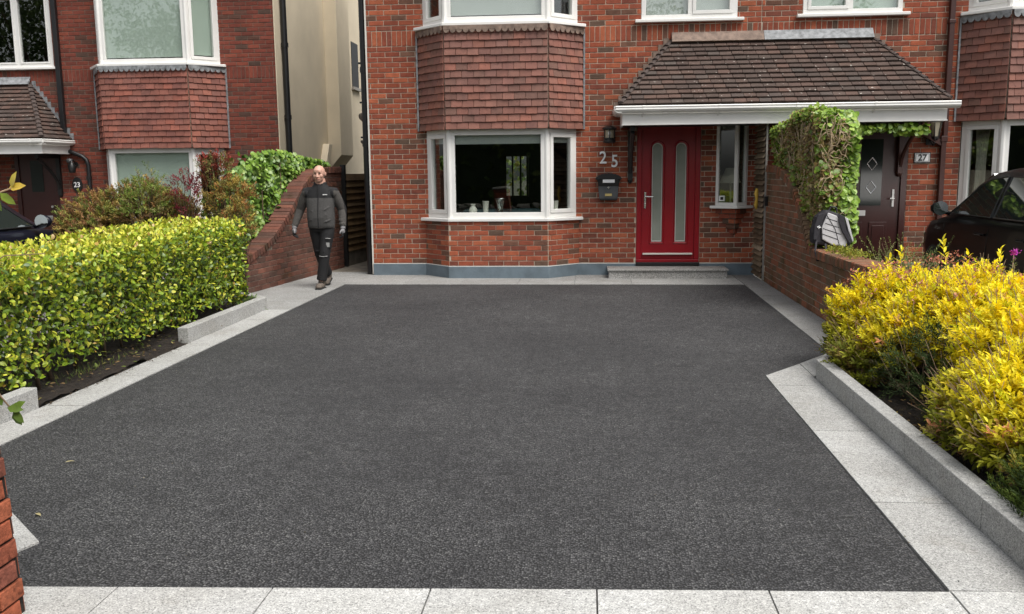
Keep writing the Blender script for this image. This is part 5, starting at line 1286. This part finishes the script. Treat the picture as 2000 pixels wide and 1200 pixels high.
# ---- shrubs in the left neighbour's garden
def fine_shrub(name, label, lobes, cols, wts, L, W, per, ln_, base, cat='shrub', up=.4, spread=.8):
    root = empty(name, base, label, cat); sets = []; tw = []
    for c, r, n in lobes:
        P, N = ell_pts(n, c, r, .6, -.5); n = len(P); D = N * .8 + rnd_dirs(n) * .5 + np.array([0, 0, up])
        sets.append(shoot_leaves(P - nrm(D) * .06, D, ln_, per, L, W, palette(n, cols, wts, .2), spread))
        for i in range(0, n, 5): tw.append(([(base[0] + npr.normal() * .05, base[1], .05), tuple((P[i] * .6 + np.array(base) * .4)), tuple(P[i])], .006, .002))
    leaves('foliage', *cat_leaves(*sets), parent=root, mat='leaf_matt', kind='stuff'); stems('branches', root, tw, 'bark', 5)['kind'] = 'stuff'
    return root
fine_shrub('bronze_shrub', 'rounded olive and bronze shrub behind the hedge', [((-6.30, 11.2, .82), (.55, .45, .52), 700), ((-5.80, 11.3, .95), (.52, .45, .56), 700), ((-5.42, 11.3, .85), (.40, .4, .5), 420), ((-6.60, 11.1, .6), (.30, .4, .5), 340)],
    [(.34, .24, .07), (.27, .27, .06), (.40, .21, .09), (.17, .21, .05), (.22, .13, .06)], (3, 2, 1.5, 2, 1.5), .042, .016, 18, .18, (-5.95, 11.4, 0))
fine_shrub('green_shrub', 'green patch of twiggy shrub rising above the bronze shrub', [((-5.62, 10.9, 1.20), (.30, .25, .24), 170), ((-5.5, 10.9, 1.45), (.17, .14, .22), 45)], [(.16, .24, .04), (.24, .28, .06), (.30, .26, .10)], (3, 2, 1), .03, .010, 12, .14, (-5.6, 11.0, 0))
fine_shrub('burgundy_nandina', 'slender burgundy-leaved shrub before the left bay window', [((-5.08, 11.0, 1.40), (.20, .16, .16), 60), ((-5.05, 11.0, 1.1), (.16, .14, .2), 26)], [(.26, .035, .05), (.18, .03, .04), (.20, .14, .06)], (3, 2, 1), .045, .012, 12, .15, (-5.06, 11.0, 0))
fine_shrub('red_nandina', 'tall shrub with red tips before the left bay side window', [((-4.75, 11.15, 1.70), (.20, .17, .14), 90), ((-4.75, 11.15, 1.5), (.17, .15, .16), 60)], [(.36, .06, .05), (.26, .07, .045), (.20, .19, .06)], (2, 2, 3), .045, .013, 12, .14, (-4.75, 11.15, 0))
fine_shrub('orange_nandina', 'orange and gold leaved shrub between hedge and ivy', [((-4.58, 11.1, 1.22), (.30, .22, .30), 120), ((-4.42, 10.95, 1.35), (.20, .16, .16), 60), ((-4.35, 10.85, .95), (.22, .2, .28), 90)], [(.38, .17, .06), (.30, .23, .06), (.22, .21, .06), (.46, .32, .07)], (1.6, 2, 3, 1.5), .05, .014, 12, .15, (-4.5, 11.05, 0))
# ---- small plants at ground level
gt = empty('grass_tuft', (-3.98, 6.9, 0), 'small tuft of grass in the soil under the hedge', 'grass')
n = 130; P = np.stack([npr.normal(-3.97, .06, n), npr.normal(6.75, .28, n), np.full(n, .02)], 1); D = np.stack([npr.normal(size=n) * .5, npr.normal(size=n) * .5, np.ones(n)], 1); L = npr.uniform(.04, .08, n)
leaves('blades', P, D, rnd_dirs(n), L, L * .06, palette(n, [(.10, .16, .03), (.18, .2, .05)], (2, 1)), parent=gt, mat='leaf_matt', narrow=True, kind='stuff')
fnn = empty('small_fern', (-3.98, 9.9, 0), 'small fern at the far end of the hedge bed', 'fern')
P = np.tile([-4.0, 9.95, .05], (14, 1)) + npr.normal(size=(14, 3)) * .02; D = np.stack([npr.normal(size=14), npr.normal(size=14), np.full(14, .7)], 1)
leaves('fronds', *shoot_leaves(P, D, .25, 26, .045, .012, palette(14, [(.12, .22, .03), (.18, .28, .04)], (1, 1)), 1.2, .4), parent=fnn, narrow=True, kind='stuff')
for i, (x, y, l) in enumerate(((-2.875, 4.515, 'fallen yellowish leaf on the asphalt left of centre'), (-2.579, 3.789, 'small dry leaf on the asphalt near the brick pillar'))):
    o = leaves('fallen_leaf', np.array([[x, y, .008]]), np.array([[.8, .5 - i, .05]]), np.array([[0, 0, 1.]]), np.array([.05]), np.array([.02]), np.array([[.42, .36, .18]])); tag(o, l, 'leaf')
# ---- creeper on the gate pillar, two sprigs reach into the picture
cr = empty('creeper', (-2.12, 2.8, 0), 'leafy creeper sprigs at the left edge above the pillar', 'climbing plant')
stems('creeper_stem', cr, [([(-2.20, 2.70, 1.18), (-2.12, 2.78, 1.42), (-2.02, 2.86, 1.50), (-1.95, 2.9, 1.53)], .006, .003), ([(-2.12, 2.80, 1.12), (-2.09, 2.86, .92), (-2.06, 2.9, .80), (-2.035, 2.92, .745)], .005, .0025), ([(-2.14, 2.8, 1.18), (-2.0, 2.9, 1.30), (-1.87, 2.93, 1.305)], .003, .0015)], 'twig')
P = np.array([(-1.98, 2.88, 1.515), (-1.96, 2.9, 1.53), (-1.95, 2.9, 1.53), (-1.99, 2.87, 1.51), (-2.0, 2.87, 1.50), (-2.05, 2.91, .76), (-2.035, 2.92, .745), (-2.04, 2.92, .75), (-2.06, 2.9, .77), (-2.03, 2.92, .745)])
D = np.array([(.5, .2, -.5), (.9, 0, .15), (.3, 0, .9), (.1, .2, -1), (-.4, 0, .8), (.9, 0, -.1), (.3, .2, -.9), (.8, 0, .5), (-.3, 0, .7), (.6, -.3, -.5)], float)
C = np.array([(.22, .30, .04), (.60, .42, .06), (.50, .40, .06), (.14, .24, .03), (.3, .3, .05), (.11, .18, .03), (.07, .12, .02), (.12, .2, .03), (.1, .17, .03), (.09, .15, .03)])
leaves('creeper_leaves', P, D, np.tile([0, -1., .5], (10, 1)) + rnd_dirs(10) * .3, np.full(10, .06), np.full(10, .032), C, parent=cr, kind='stuff')
bh = empty('boundary_hedge', (0, -12.5, 0), 'tall dark hedge across the road behind the camera', 'hedge')
n = 9000; P = np.stack([npr.uniform(-26, 26, n), npr.uniform(-13.6, -11.6, n), npr.random(n) ** .8 * 4.6], 1); P[:, 2] *= 1 + .12 * np.sin(P[:, 0] * .9) + .08 * np.sin(P[:, 0] * 2.3); L = npr.uniform(.25, .42, n)
leaves('foliage', P, rnd_dirs(n), rnd_dirs(n), L, L * .7, palette(n, [(.08, .12, .03), (.12, .15, .04), (.05, .08, .02)], (1, 1, 1)), parent=bh, mat='leaf_matt', kind='stuff')
cb2 = MB(); xs2 = np.linspace(-26, 26, 53)
for a_, b_ in zip(xs2, xs2[1:]): cb2.box(a_, b_, -13.1, -12.1, .2, 3.9 + .4 * math.sin(a_ * .9) + .3 * math.sin(a_ * 2.3))
cb2.build('hedge_core', 'hedge_dark', bh)
stems('trunks', bh, [([(x_, -12.6, 0), (x_ + .1, -12.6, 2.5)], .09, .05) for x_ in range(-25, 26, 3)], 'bark', 6)['kind'] = 'stuff'
gh_ = empty('garden_shrub', (-1.6, 25., 0), 'sunny green shrub in the back garden seen through the house', 'shrub')
n = 700; P = np.stack([npr.uniform(-3.2, -.6, n), npr.uniform(24.6, 25.2, n), npr.random(n) * 2.0], 1); L = npr.uniform(.10, .18, n)
leaves('foliage', P, rnd_dirs(n), rnd_dirs(n), L, L * .7, palette(n, [(.2, .26, .04), (.3, .28, .05), (.1, .16, .03)], (1, 1, 1)), parent=gh_, kind='stuff')
# ---- street trees behind the camera (they show in the window glass)
for i, (x, y, h, r_) in enumerate(((-9., -14., 9., 3.2), (1.5, -17., 10.5, 3.8), (10., -13., 8., 3.0), (-28., -13., 14., 5.0), (-20., -15., 10., 3.6))):
    tr = empty('street_tree', (x, y, 0), ('broad tree across the road behind the camera, left', 'tallest tree across the road behind the camera', 'small tree across the road behind the camera, right', 'largest tree across the road, far left behind the camera', 'second tree from the far left across the road behind the camera')[i], 'tree', 'trees across the road')
    stems('trunk', tr, [([(x, y, 0), (x + .1, y, h * .3), (x, y + .1, h * .6)], .22, .1)] + [([(x, y, h * .35), (x + r_ * .4 * math.cos(k), y + r_ * .4 * math.sin(k), h * .6), (x + r_ * .7 * math.cos(k), y + r_ * .7 * math.sin(k), h * .72)], .09, .03) for k in (0.3, 1.7, 3.0, 4.4, 5.5)], 'bark', 8)
    sets = []
    for k in range(9):
        c = (x + npr.normal() * r_ * .4, y + npr.normal() * r_ * .4, h * npr.uniform(.5, .85)); P, N = ell_pts(800, c, (r_ * .5, r_ * .5, h * .17), .3, -1); n = len(P); L = npr.uniform(.16, .28, n)
        sets.append((P, rnd_dirs(n), rnd_dirs(n), L, L * .6, palette(n, [(.05, .09, .02), (.08, .12, .03)], (1, 1))))
    leaves('crown', *cat_leaves(*sets), parent=tr, mat='leaf_matt', kind='stuff')

# ------------------------------------------------------------------ the walking man
def remesh(mb, voxel, smooth=3, f=.5):
    me = mb.mesh('tmp', 'skin'); ob = bpy.data.objects.new('tmp', me); COL.objects.link(ob)
    r_ = ob.modifiers.new('r', 'REMESH'); r_.mode = 'VOXEL'; r_.voxel_size = voxel
    sm = ob.modifiers.new('s', 'SMOOTH'); sm.iterations = smooth; sm.factor = f
    dg = bpy.context.evaluated_depsgraph_get(); out = bpy.data.meshes.new_from_object(ob.evaluated_get(dg)); bpy.data.objects.remove(ob); bpy.data.meshes.remove(me)
    out.polygons.foreach_set('use_smooth', [True] * len(out.polygons)); out.materials.clear(); return out
def place(me, name, parent, mats, pickmat=None):
    for m in mats: me.materials.append(MATS[m])
    if pickmat:
        n = len(me.polygons); c = np.empty(n * 3, np.float32); me.polygons.foreach_get('center', c); c = c.reshape(-1, 3); me.polygons.foreach_set('material_index', pickmat(c).astype(np.int32))
    return link(name, me, parent)
def rings(mb, secs, n=20):
    """closed loft of ellipses: (cx,cy,cz,rx,ry)"""
    b = len(mb.v)
    for cx, cyy, cz, rx, ry in secs:
        for j in range(n):
            a = 2 * math.pi * j / n; ca, sa = math.cos(a), math.sin(a); k = (abs(ca) ** 2.6 + abs(sa) ** 2.6) ** (-1 / 2.6)
            mb.v.append((cx + rx * ca * k, cyy + ry * sa * k, cz))
    f = [(b + i * n + j, b + i * n + (j + 1) % n, b + (i + 1) * n + (j + 1) % n, b + (i + 1) * n + j) for i in range(len(secs) - 1) for j in range(n)] + [tuple(b + j for j in range(n))[::-1], tuple(b + (len(secs) - 1) * n + j for j in range(n))]
    mb.f += f; mb.mi += [0] * len(f)
man = empty('person', (-3.64, 12.0, 0), 'bald man in black and grey jacket and work gloves walking beside the drive', 'person')
mx, my = -3.645, 12.0
X = lambda a: mx + a
# limb joints: a = screen-left side, b = screen-right side
SHa, ELa, WRa = (X(-.185), my, 1.325), (X(-.305), my + .05, 1.075), (X(-.365), my - .05, .855)
SHb, ELb, WRb = (X(.185), my, 1.325), (X(.275), my + .07, 1.07), (X(.300), my - .02, .845)
HPa, KNa, ANa = (X(-.085), my + .01, .84), (X(-.055), my + .05, .47), (X(-.035), my + .31, .15)
HPb, KNb, ANb = (X(.085), my, .84), (X(.055), my - .10, .47), (X(.000), my - .12, .10)
def lerp(p, q, t_): return tuple(a + (b - a) * t_ for a, b in zip(p, q))
# body (face, neck, and the figure under the clothes)
b = MB(); hz = 1.555
b.ball((X(.0), my - .015, hz + .025), (.078, .095, .092), 20, 14); b.ball((X(.0), my - .045, hz - .045), (.062, .062, .068), 18, 12); b.ball((X(.0), my - .072, hz - .085), (.034, .028, .026))
b.ball((X(0), my - .085, hz + .045), (.055, .028, .03)); b.ball((X(-.026), my - .098, hz + .022), (.026, .012, .010)); b.ball((X(.026), my - .098, hz + .022), (.026, .012, .010))
b.ball((X(-.04), my - .075, hz - .025), (.026, .028, .03)); b.ball((X(.04), my - .075, hz - .025), (.026, .028, .03))
b.tube([(X(0), my - .098, hz + .015), (X(0), my - .115, hz - .012), (X(0), my - .124, hz - .034), (X(0), my - .098, hz - .042)], [.009, .012, .017, .012], 8)
b.ball((X(-.014), my - .106, hz - .034), (.011, .011, .009)); b.ball((X(.014), my - .106, hz - .034), (.011, .011, .009))
b.ball((X(0), my - .100, hz - .062), (.024, .010, .006)); b.ball((X(0), my - .098, hz - .072), (.022, .010, .007))
for s in (-1, 1): b.ball((X(s * .079), my + .01, hz - .002), (.010, .018, .030)); b.ball((X(s * .084), my + .006, hz + .004), (.007, .013, .018))
b.tube([(X(0), my + .015, hz - .06), (X(0), my + .02, 1.40), (X(0), my + .02, 1.30)], [.066, .076, .10], 14)
rings(b, [(X(0), my + .01, .84, .13, .09), (X(0), my, 1.0, .13, .095), (X(0), my, 1.2, .15, .1), (X(0), my, 1.34, .15, .08), (X(0), my + .01, 1.40, .07, .06)])
for S, E_, W_ in ((SHa, ELa, WRa), (SHb, ELb, WRb)): b.tube([S, lerp(S, E_, .5), E_, lerp(E_, W_, .5), W_], [.05, .045, .04, .036, .03], 10)
for H_, K_, A_ in ((HPa, KNa, ANa), (HPb, KNb, ANb)): b.tube([H_, lerp(H_, K_, .5), K_, lerp(K_, A_, .4), A_], [.075, .065, .05, .045, .035], 10)
place(remesh(b, .0062, 2, .45), 'body', man, ['skin', 'stubble'], lambda c: ((c[:, 2] < hz - .05) & (c[:, 2] > hz - .115) & (c[:, 1] < my - .02) & (np.abs(c[:, 0] - mx) > .03)) * 0)
for s in (-1, 1):
    e = MB(); e.ball((X(s * .027), my - .099, hz + .006), (.014, .008, .006)); e.build('eye', 'eye_dark', man, smooth=True)
    e = MB(); e.tube([(X(s * .011), my - .112, hz + .024), (X(s * .028), my - .112, hz + .030), (X(s * .047), my - .098, hz + .024)], [.005, .006, .004], 6); e.build('eyebrow', 'stubble', man)
e = MB(); e.tube([(X(-.024), my - .1035, hz - .066), (X(0), my - .1095, hz - .065), (X(.024), my - .1035, hz - .066)], [.003, .0055, .003], 8); e.build('mouth', 'lip', man, smooth=True)
# jacket
j = MB()
rings(j, [(X(0), my - .005, .83, .178, .130), (X(0), my - .01, .86, .182, .136), (X(0), my - .015, .97, .185, .145), (X(0), my - .012, 1.08, .185, .14), (X(0), my - .005, 1.20, .19, .13), (X(0), my, 1.28, .19, .115), (X(0), my + .005, 1.34, .165, .10), (X(0), my + .01, 1.385, .115, .085), (X(0), my + .01, 1.42, .085, .07)], 28)
for S, E_, W_ in ((SHa, ELa, WRa), (SHb, ELb, WRb)):
    j.tube([lerp(S, (mx, my, 1.33), .3), S, lerp(S, E_, .5), lerp(S, E_, .9), E_, lerp(E_, W_, .15), lerp(E_, W_, .55), W_], [.06, .068, .070, .062, .060, .058, .052, .044], 14)
    j.ball((S[0], S[1], S[2] - .03), (.072, .08, .075))
for i in range(26):   # folds of the fabric
    a = rnd.uniform(0, 6.28); z = rnd.uniform(.9, 1.25); sg = rnd.choice((-1, 1)); ex = ELa if sg < 0 else ELb; wx = WRa if sg < 0 else WRb
    p = lerp(ex, wx, rnd.uniform(-.3, .9)); j.tube([(p[0] - .05, p[1] - .035, p[2] + rnd.uniform(-.02, .02)), (p[0], p[1] - .052, p[2]), (p[0] + .045, p[1] - .035, p[2] + rnd.uniform(-.03, .01))], [.004, .008, .004], 6)
for x0, z0, x1, z1 in ((-.15, .92, -.05, .97), (.16, .94, .06, .90), (-.14, 1.10, -.03, 1.02), (.15, 1.12, .05, 1.05), (-.13, 1.01, -.02, .93), (.14, 1.02, .07, .99)): j.tube([(X(x0), my - .115, z0), (X((x0 + x1) / 2), my - .146, (z0 + z1) / 2), (X(x1), my - .145, z1)], [.004, .008, .004], 6)
def jm(c):
    x = np.abs(c[:, 0] - mx); out = np.zeros(len(c)); arm = (x > .18 + .10 * np.clip((1.36 - c[:, 2]) * 0, 0, 1)) & (c[:, 2] < 1.36) & (x > .150 + .05)
    out[(c[:, 2] > 1.235)] = 2; out[arm] = 1; out[(x > .17) & (c[:, 2] > 1.335)] = 2; out[arm & (c[:, 1] > my + .03)] = 2
    return out
jk = place(remesh(j, .008, 2, .4), 'jacket', man, ['jacket_grey', 'jacket_sleeve', 'cloth_black'], jm)
m = MB(); m.tube([(X(.004), my - .1, 1.405), (X(.004), my - .118, 1.33), (X(.004), my - .136, 1.2), (X(.002), my - .153, 1.08), (X(0), my - .158, .97), (X(-.002), my - .148, .86), (X(-.002), my - .136, .832)], .006, 6); m.build('zip', 'cloth_black', jk)
m = MB(); m.tube([(X(.075 * math.cos(a)), my + .012 + .07 * math.sin(a), 1.425 - .02 * (math.sin(a) < -.6)) for a in np.linspace(-1.15, 4.29, 17)], .024, 8, sx=.7); m.build('collar', 'cloth_black', jk, smooth=True)
m = MB(); m.tube([(X(.175 * math.cos(a)), my - .005 + .128 * math.sin(a), .834) for a in np.linspace(0, 2 * math.pi, 25)], .008, 6); m.build('hem', 'jacket_sleeve', jk)
m = MB()
for i, w_ in enumerate((.012, .008, .010, .008, .009)): m.box(X(.073 + i * .0125), X(.073 + i * .0125 + w_ * .85), my - .139, my - .131, 1.275 + .002 * (i % 2), 1.287)
m.build('chest_logo', 'white_print', jk)
# trousers
t_m = MB(); rings(t_m, [(X(0), my, .78, .155, .105), (X(0), my, .84, .168, .118), (X(0), my, .90, .16, .115)], 24)
for H_, K_, A_ in ((HPa, KNa, ANa), (HPb, KNb, ANb)):
    t_m.tube([H_, lerp(H_, K_, .25), lerp(H_, K_, .6), K_, lerp(K_, A_, .3), lerp(K_, A_, .7), lerp(K_, A_, .95)], [.096, .096, .084, .074, .072, .068, .070], 16)
    for q in (.72, .82, .9): p = lerp(K_, A_, q); t_m.tube([(p[0] - .06, p[1] - .02, p[2] + .012), (p[0], p[1] - .066, p[2]), (p[0] + .06, p[1] - .02, p[2] + .01)], [.006, .012, .006], 6)
    for q in (-.12, .06): p = lerp(K_, A_, q); t_m.tube([(p[0] - .06, p[1] - .03, p[2] + .01), (p[0], p[1] - .07, p[2]), (p[0] + .06, p[1] - .03, p[2])], [.004, .009, .004], 6)
tr = place(remesh(t_m, .0085, 2, .4), 'trousers', man, ['cloth_black'])
m = MB(); m.box(X(.075), X(.150), my - .135, my - .10, .555, .68); m.build('thigh_pocket', 'cloth_black', tr, bevel=.012)
m = MB(); m.box(X(.092), X(.138), my - .141, my - .136, .575, .635); m.tube([(X(.085), my - .139, .69), (X(.12), my - .142, .694), (X(.15), my - .13, .688)], .006, 6); m.build('pocket_patch', 'grey_print', tr)
m = MB(); m.tube([(X(.0), my - .168, .455), (X(.05), my - .182, .447), (X(.11), my - .158, .452)], .004, 6); m.build('knee_piping', 'grey_print', tr)
def boot(A_, yaw, pitch):
    m = MB(); T_ = Matrix.Translation(A_) @ Matrix.Rotation(yaw, 4, 'Z') @ Matrix.Rotation(pitch, 4, 'X')
    q = MB(); q.tube([(0, .02, .08), (0, .02, .0), (0, .015, -.055)], [.054, .05, .046], 12); q.ball((0, -.06, -.055), (.047, .11, .042)); q.ball((0, -.11, -.062), (.044, .06, .032)); q.ball((0, .02, -.06), (.042, .05, .035))
    m.add([tuple(T_ @ Vector(v)) for v in q.v], q.f); o = place(remesh(m, .0065, 2, .4), 'boot', man, ['boot_leather'])
    s_ = MB(); out_ = [(-.044, .06), (.044, .06), (.040, -.05), (.050, -.11), (.030, -.17), (-.030, -.17), (-.050, -.11), (-.040, -.05)]
    s_.prism(out_, lambda a, b_, d: tuple(T_ @ Vector((a, b_, d))), -.101, -.080); s_.build('boot_sole', 'tyre', o, bevel=.004)
    l_ = MB()
    for k in range(4): l_.tube([tuple(T_ @ Vector((-.028, -.045 - .012 * k, .03 - .02 * k))), tuple(T_ @ Vector((0, -.062 - .014 * k, .028 - .02 * k))), tuple(T_ @ Vector((.028, -.045 - .012 * k, .03 - .02 * k)))], .0035, 6)
    l_.build('boot_lace', 'cloth_black', o)
boot((ANb[0], ANb[1], .103), R(-4), 0); boot((ANa[0], ANa[1], .15), R(2), R(20))
def glove(W_, s, curl):
    m = MB(); m.tube([(W_[0], W_[1], W_[2] + .03), W_, (W_[0], W_[1] - .01, W_[2] - .03)], [.036, .034, .036], 12); m.ball((W_[0], W_[1] - .015, W_[2] - .062), (.030, .042, .046))
    for i, (dy, l) in enumerate(((-.040, .060), (-.018, .072), (.004, .068), (.024, .052))):
        p0 = Vector((W_[0] + s * .004, W_[1] - .012 + dy, W_[2] - .092)); p1 = p0 + Vector((-s * .004, -.004, -l * .5)); p2 = p1 + Vector((-s * l * curl, -.004, -l * .32)); p3 = p2 + Vector((-s * l * .3, -.002, -.004))
        m.tube([p0, p1, p2, p3], [.0115, .011, .0105, .008], 8)
    p0 = Vector((W_[0] - s * .008, W_[1] - .046, W_[2] - .048)); m.tube([p0, p0 + Vector((-s * .010, -.026, -.022)), p0 + Vector((-s * .016, -.034, -.05))], [.014, .0125, .009], 8)
    zc = W_[2]; place(remesh(m, .0042, 1, .4), 'glove', man, ['glove_grey', 'cloth_black'], lambda c: (c[:, 2] < zc - .088).astype(int))
glove(WRa, -1, .55); glove(WRb, 1, .35)

# ------------------------------------------------------------------ litter on the beds and paving
def litter(name, n, fx, fy, z, size, cols, label, w=.6):
    P = np.stack([fx(n), fy(n), np.full(n, z) + npr.random(n) * .006], 1); D = rnd_dirs(n); D[:, 2] *= .25; N = rnd_dirs(n) * .35 + np.array([0, 0, 1.]); L = npr.uniform(*size, n)
    o = leaves(name, P, D, N, L, L * w, palette(n, cols, [1] * len(cols), .3), mat='leaf_matt'); o['kind'] = 'stuff'; tag(o, label, 'litter')
litter('leaf_litter', 420, lambda n: npr.uniform(-4.3, -3.76, n), lambda n: npr.uniform(4.5, 10.0, n), .04, (.015, .05), [(.20, .13, .06), (.12, .08, .04), (.28, .24, .08), (.10, .13, .03)], 'dead leaves scattered on the soil under the hedge')
litter('leaf_litter', 260, lambda n: npr.uniform(1.82, 2.3, n), lambda n: npr.uniform(3.4, 6.8, n), .06, (.012, .04), [(.20, .13, .06), (.12, .08, .04), (.40, .32, .06)], 'dead leaves scattered on the soil under the yellow shrub')
litter('soil_crumbs', 300, lambda n: -3.745 + np.abs(npr.normal(size=n)) * .035, lambda n: npr.uniform(5.64, 7.94, n), .008, (.004, .014), [(.06, .04, .025), (.10, .075, .05)], 'crumbs of soil spilled on the left granite strip', 1.)
litter('grit', 500, lambda n: npr.uniform(-3.4, 2.0, n), lambda n: npr.uniform(3.3, 12.2, n) , .004, (.004, .010), [(.10, .09, .07), (.2, .18, .14), (.05, .05, .05)], 'loose grit scattered on the asphalt', 1.)
